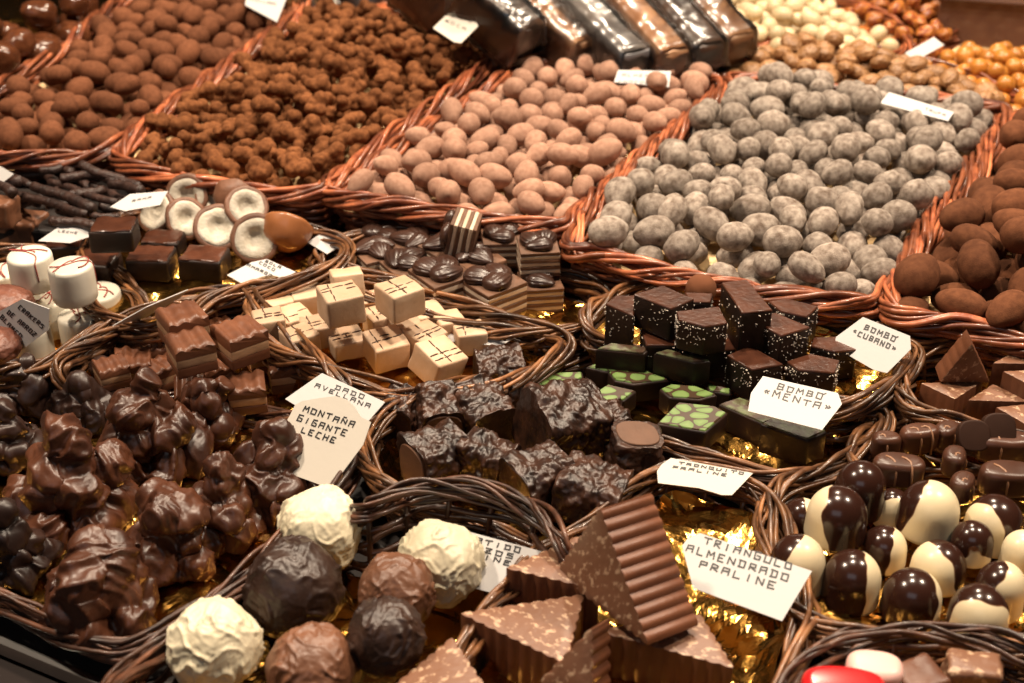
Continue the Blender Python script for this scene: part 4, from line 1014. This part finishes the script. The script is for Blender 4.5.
for i, q in enumerate([(186,196,46,-100,40,'coconut half at the back left with its cut face half covered',.046), (216,198,42,-70,50,'coconut half at the back in the middle of its row',.044), (236,196,44,80,20,'coconut half turned away showing its brown shell at the back',.044),
    (155,211,46,-125,48,'leftmost coconut half facing left with a long oval cut',.044), (247,206,44,-60,52,'coconut half second from the right, tilted to the upper right',.044),
    (187,218,44,-55,45,'coconut half with a narrow oval leaning right',.044), (218,227,50,-75,52,'coconut half with a wide oval cut in the front middle',.042), (255,238,52,-95,44,'frontmost coconut half with a round hollow',.042)]):
    coconut(q[0], q[1], q[2], q[3], q[4], q[5], q[6], seed=i+1)
coconut(289,224, 52, 75, 35, 'smooth tan shelled coconut half standing at the right end of the row', .046, True, 12, 1.1)

# ---- dark sticks
st = [(10,176,70,172),(35,186,95,208),(25,196,88,214),(50,182,116,203),(72,164,88,190),(80,165,125,182),(98,176,140,186),(10,192,40,203),(60,210,88,222),(-15,188,22,180),(40,172,62,168),(108,192,132,205),
      (120,176,146,200),(52,220,96,226),(-10,205,28,196),(62,166,72,172),(18,207,60,190),(84,214,118,218),(0,170,30,186),(92,184,112,196),(30,168,58,182),(112,184,142,190),(70,196,104,190),(46,206,78,202),(100,206,134,214),(-20,178,14,192),(62,178,104,174),(120,200,150,206)]
for i, (x0, y0, x1, y1) in enumerate(st):
    z = .036+.009*((i*7) % 4)/1.5; a, b = W(x0, y0, z), W(x1, y1, z+rng.uniform(-.006,.008))
    c = (a+b)/2; T = Tubes(); n = 14; d = (b-a); side = d.cross(Vector((0,0,1))).normalized()
    rad = rng.uniform(.0022,.0036)
    pl = [a+d*(j/n)+side*(.0012*math.sin(j*.5+i))-c for j in range(n+1)]
    T.add(pl, [rad*(1+rng.uniform(-.09,.09)) for j in range(n+1)], 9, 1)
    tag(link('chocolate_stick', T.mesh('chocolate_stick'), M['stick'] if 'stick' in M else M.setdefault('stick', mat('dark_stick_chocolate', (.022,.010,.0075), .5, col2=(.05,.022,.015), nscale=130, bump=.8, bscale=260, bdist=.002)), None, c), 'rough dark chocolate stick in the loose pile below the left basket', 'chocolate stick', 'dark chocolate sticks in a loose pile')
riser('display_box', 'low dark tray under the pile of chocolate sticks', [(-40,182),(40,165),(140,172),(160,205),(60,232),(-30,225)], 0, .030, M['table'])
# ---- milk blocks at the left edge
def milkblock(px, py, w, d, zc, h, rz, label):
    s = sized(px, py, zc, w)
    o = slab(px, py, w, d, zc, h, rz, M['milkmatt'], label, 'milk_block'); o['group'] = 'milk chocolate blocks at the left edge'
milkblock(22,229,44,.8,.024,.020,-14,'lower milk chocolate block at the left edge with a soft rounded top')
milkblock(2,212,30,.9,.048,.018,-10,'upper milk chocolate block cut by the left edge')
riser('display_box', 'low dark tray under the milk chocolate blocks at the left edge', [(-60,245),(30,262),(70,246),(60,225),(-30,222)], 0, .013, M['table'])

# ------------------------------------------------------------------ cards with handwriting
G = {'A':[[(0,0),(.08,.95),(.85,1),(.8,0)],[(.04,.5),(.85,.5)]],'B':[[(.05,0),(.1,1),(.8,.95),(.75,.55),(.1,.5)],[(.75,.5),(.85,.05),(0,0)]],'C':[[(.85,.95),(.2,1),(.05,.05),(.8,0)]],
 'D':[[(.12,-.02),(.15,1)],[(0,1),(.8,.95),(.82,.08),(0,0)]],'E':[[(.85,1),(.1,1),(.05,0),(.8,0)],[(.08,.52),(.65,.52)]],'F':[[(.85,1),(.1,1),(.05,0)],[(.08,.52),(.65,.52)]],
 'G':[[(.85,1),(.1,1),(.05,0),(.8,0),(.85,.5),(.35,.5)]],'H':[[(.08,1),(.05,0)],[(.85,1),(.82,0)],[(.06,.5),(.84,.5)]],'I':[[(.45,1),(.4,0)]],'K':[[(.1,1),(.05,0)],[(.85,1),(.1,.45),(.85,0)]],
 'L':[[(.1,1),(.05,0),(.8,.02)]],'M':[[(0,0),(.1,1),(.45,.4),(.85,1),(.95,0)]],'N':[[(.03,0),(.08,1),(.8,.05),(.88,1)]],'O':[[(.1,1),(.05,.04),(.8,0),(.85,.95),(0,1)]],'P':[[(.05,0),(.1,1),(.85,.95),(.8,.5),(.1,.48)]],
 'Q':[[(.1,1),(.05,.04),(.8,0),(.85,.95),(0,1)],[(.5,.3),(.95,-.15)]],'R':[[(.03,0),(.08,1),(.82,.95),(.78,.52),(.08,.5),(.88,0)]],'S':[[(.82,1),(.12,.95),(.1,.55),(.8,.48),(.78,.02),(0,0)]],
 'T':[[(-.05,.95),(.95,1)],[(.45,1),(.4,0)]],'U':[[(.08,1),(.05,.03),(.8,0),(.88,1)]],'V':[[(.05,1),(.4,0),(.88,1)]],'X':[[(0,0),(.9,1)],[(.05,1),(.85,0)]],'Z':[[(.05,1),(.85,1),(.02,0),(.85,.02)],[(.2,.5),(.7,.5)]],
 "'":[[(.1,.95),(.4,1.15)]],'<':[[(.45,.8),(.2,.55),(.45,.3)],[(.8,.8),(.55,.55),(.8,.3)]],'>':[[(.2,.8),(.45,.55),(.2,.3)],[(.55,.8),(.8,.55),(.55,.3)]],' ':[], '.':[[(.3,0),(.4,.05)]],
 '~':[[(.1,1.2),(.6,1.25)]]}
def card(label, poly, plane, lines, m='card', ink='ink', stroke=.00034):
    a, b, c = [W(*q) for q in plane]; n = (b-a).cross(c-a).normalized()
    if n.dot(CAM-a) < 0: n = -n
    P = [on_plane(x, y, a, n) for x, y in poly]; cen = sum(P, Vector())/len(P)
    X = (b-a).normalized(); Y = n.cross(X)
    t = thing('price_card', label, 'card', cen, (0,0,0), 'handwritten cards among the sweets'); t.rotation_euler = Matrix((X, Y, n)).transposed().to_euler()
    loc = lambda p: ((p-cen).dot(X), (p-cen).dot(Y))
    cs = link('card_sheet', bm_mesh(prism_bm([loc(p) for p in P], -.0005, 0, 0), 'card_sheet', False), M[m], t)
    v = []; f = []; zi = 0
    r = random.Random(len(label))
    for (txt, x0, y0, x1, y1, ux, uy) in lines:
        s = Vector(loc(on_plane(x0, y0, a, n))); e = Vector(loc(on_plane(x1, y1, a, n))); u = (Vector(loc(on_plane(x0+ux, y0+uy, a, n)))-s)*.62
        N = len(txt.replace("'", '').replace('~', '')); adv = (e-s)/(N-.15); i = 0
        for ch in txt:
            k = i-1 if ch in "'~" else i
            o = s+adv*k+adv*(.6 if ch == "'" else 0)+u*r.uniform(-.06,.06); sc = r.uniform(.92,1.08)
            for line in G.get(ch, []):
                pts = [o+adv*(.70*px)+u*(py*sc)+Vector((r.uniform(-1,1), r.uniform(-1,1)))*u.length*.045 for px, py in line]
                for p, q in zip(pts, pts[1:]):
                    d = (q-p).normalized(); w2 = Vector((-d.y, d.x))*stroke; p2, q2 = p-d*stroke*.6, q+d*stroke*.6
                    zi += 1; z = .00018+1e-7*(zi % 400); i0 = len(v)
                    for k2 in (p2-w2, q2-w2, q2+w2, p2+w2): v.append((k2.x, k2.y, z))
                    f.append((i0, i0+1, i0+2, i0+3))
            if ch not in "'~": i += 1
    if v: link('handwriting', raw_mesh('handwriting', v, f, False), M[ink], cs)
    return t
card('white octagonal card lettered BOMBO MENTA on the mint chocolates', [(763,376),(838,393),(842,404),(822,430),(748,411),(751,393)], [(757,376,.050),(840,394,.050),(822,430,.041)],
     [("BOMBO'",777,389,824,400,3,-8.5), ('<MENTA>',762,394,832,412,3.5,-9)])
card('white octagonal card lettered BOMBO CUBANO beside the coconut diamonds', [(863,317),(910,336),(911,349),(887,373),(874,370),(834,347),(836,337)], [(863,317,.056),(910,336,.056),(887,373,.040)],
     [("BOMBO'",864,329,896,342,3,-7), ('<CUBANO>',852,333,896,352,3,-7)])
card('large white card lettered TRIANGULO ALMENDRADO PRALINE by the standing triangle', [(700,533),(812,571),(782,621),(693,588),(682,546),(688,538)], [(700,533,.046),(812,571,.046),(782,621,.035)],
     [('TRIANGULO',704,543,793,571,3,-10), ('ALMENDRADO',686,551,790,582,3,-10), ('PRALINE',699,567,777,590,3,-10)], stroke=.00036)
card('cream card with a rounded top lettered MONTANA GIGANTE LECHE behind the mountains', [(289,417),(295,405),(302,401),(320,398),(336,396),(346,399),(354,406),(361,417),(371,422),(363,445),(330,489),(318,484),(258,462)], [(302,401,.056),(371,422,.056),(330,489,.030)],
     [('MONTAN~A',303,411,355,428,3.5,-8.5), ('GIGANTE',297,420,347,437,3.5,-8.5), ('LECHE',301,432,336,444,3.5,-8.5)], 'cardcream')
card('white card lettered DADO AVELLANA tucked behind the cream card', [(322,373),(385,402),(365,425),(295,405),(285,399)], [(322,373,.046),(385,402,.046),(295,405,.034)],
     [('DADO',335,389,365,400,2.5,-6), ('AVELLANA',315,387,371,409,2.5,-6)], stroke=.0003)
card('cream white card lettered TRONQUITO PRALINE lying on gold foil', [(671,458),(753,473),(732,495),(722,495),(699,488),(658,483),(657,471),(662,464)], [(671,458,.036),(753,473,.036),(658,483,.030)],
     [('TRONQUITO',679,464,745,475,1.2,-3.4), ('PRALINE',672.5,468,728,476.5,1.2,-3.4)], 'cardcream', stroke=.0003)
card('white card lettered SURTIDO ERIZOS PRALINE half hidden by a white truffle', [(450,527),(470,532),(544,552),(530,598),(507,597),(474,588),(440,580)], [(470,532,.034),(544,552,.034),(507,597,.020)],
     [('SURTIDO',457,538,522,553,2,-7), ('ERIZOS',453,545,515,559.5,2,-7), ('PRALINE',444,549,512,566,2,-6.5)])
card('white slanted card lettered CRAKERS DE ARROZ at the left edge', [(22,299),(49,309),(48,330),(18,353),(5,345),(-2,330),(0,311)], [(22,299,.085),(49,309,.085),(18,353,.052)],
     [('CRAKERS',18,308,43,329,4,-5), ('DE ARROZ',7,313,35,337,4,-5), ('BLANCO',0,318,21,339,4,-5)])
card('white diamond shaped card before the coconut halves, small dark lettering', [(227,275),(252,262),(267,259),(296,272),(276,282),(248,287)], [(252,262,.038),(296,272,.034),(248,287,.032)],
     [('BOLA',265,262,281,269.5,2,-3.5), ('COCO',259,263.5,275,272,2,-3.5), ('AMARGO',247,266,272,277.5,2,-3.5)], stroke=.0003)
card('blank edge of a white card behind the rightmost cream cube', [(443,324),(470,328),(518,336),(500,346),(446,341)], [(443,324,.030),(518,336,.030),(446,341,.026)], [])
card('white card standing right of the tan coconut shell', [(307,242),(322,233),(352,239),(327,254)], [(322,233,.040),(352,239,.040),(327,254,.034)], [('COCO',322,240,338,244,1.5,-3)], ink='inkgrey', stroke=.00025)
card('white card half hidden behind the leftmost coconut half', [(110,207),(130,194),(168,191),(160,205),(125,211)], [(130,194,.062),(168,191,.062),(125,211,.056)], [('RAMA',132,202,152,198,1,-3)], ink='inkgrey', stroke=.00025)
card('white card lying behind the dark cubes near the milk blocks', [(38,241),(60,226),(90,229),(92,236),(70,243)], [(60,226,.052),(90,229,.052),(38,241,.046)], [('LECHE',58,232,78,234,1,-3)], ink='inkgrey', stroke=.00025)
card('white card corner at the left edge above the milk blocks', [(0,166),(14,174),(2,183),(-14,178)], [(0,166,.066),(14,174,.066),(2,183,.060)], [])
card('white card seen almost edge on between crackers and layered squares', [(113,326),(147,307),(188,290),(180,298),(143,319)], [(113,326,.046),(188,290,.058),(143,319,.040)], [])
card('cream notched card standing behind the orange brown clusters', [(451,10),(468,10),(474,15),(478,26),(461,43),(454,42),(433,28)], [(451,10,.090),(478,26,.088),(454,42,.080)], [('CACAO',452,17,472,23,1,-4), ('ROCA',445,22,467,31,1,-4)], 'cardcream', 'inkgrey', .0003)
card('white card standing at the back rim of the pinkish almonds', [(618,70),(671,71),(669,87),(614,82)], [(618,70,.068),(671,71,.068),(669,87,.061)], [('ALMENDRA',622,76.5,667,77.5,1,-4.5), ('CHOCOLATE',618,83,666,85,1,-4)], 'card', 'inkgrey', .0003)
card('white card leaning at the right end of the wrapped bars', [(694,37),(714,41),(728,59),(716,68)], [(694,37,.066),(714,41,.066),(716,68,.055)], [])
card('white slanted card between the ivory nuts and caramel hazelnuts', [(905,53),(934,37),(944,45),(915,61)], [(905,53,.062),(934,37,.072),(915,61,.058)], [])
card('white card lying along the back rim of the grey almonds', [(889,92),(954,112),(948,121),(880,103)], [(889,92,.072),(954,112,.070),(880,103,.068)], [('TRUFA',925,110,946,117,1,-3.5)], 'card', 'inkgrey', .0003)
card('white card at the top edge behind the brown almonds', [(247,-8),(289,-8),(277,22),(245,5)], [(247,-8,.072),(289,-8,.072),(277,22,.062)], [('AVELLANA',250,0,276,6,1,-4)], 'card', 'inkgrey', .0003)

# ------------------------------------------------------------------ light
wd = bpy.data.worlds.new('World'); SC.world = wd; wd.use_nodes = True
wd.node_tree.nodes['Background'].inputs[0].default_value = (.75,.62,.55,1); wd.node_tree.nodes['Background'].inputs[1].default_value = .012
def lamp(name, loc, tgt, power, size, col, sy=None):
    l = bpy.data.lights.new(name, 'AREA'); l.energy = power; l.color = col; l.size = size
    l.shape = 'DISK' if sy is None else 'RECTANGLE'
    if sy: l.size_y = sy
    o = bpy.data.objects.new(name, l); COL.objects.link(o); o.location = loc
    o.rotation_euler = (Vector(tgt)-Vector(loc)).to_track_quat('-Z', 'Y').to_euler()
WARM = (1,.81,.62)
lamp('stall_lamp', (-.75,.78,1.35), (-.2,.8,0), 20, .11, WARM)
lamp('stall_lamp', (.08,.84,1.38), (.05,.75,0), 20, .11, WARM)
lamp('stall_lamp', (.92,.78,1.35), (.25,.75,0), 20, .11, WARM)
lamp('stall_lamp', (.25,1.75,1.4), (.1,1.3,0), 20, .12, (1,.82,.62))
lamp('window_light', (-.5,-1.1,1.5), (0,.7,0), 3.6, 1.4, (.85,.91,1), .7)
SC.view_settings.view_transform = 'Standard'; SC.view_settings.look = 'None'; SC.view_settings.exposure = 0; SC.view_settings.gamma = 1
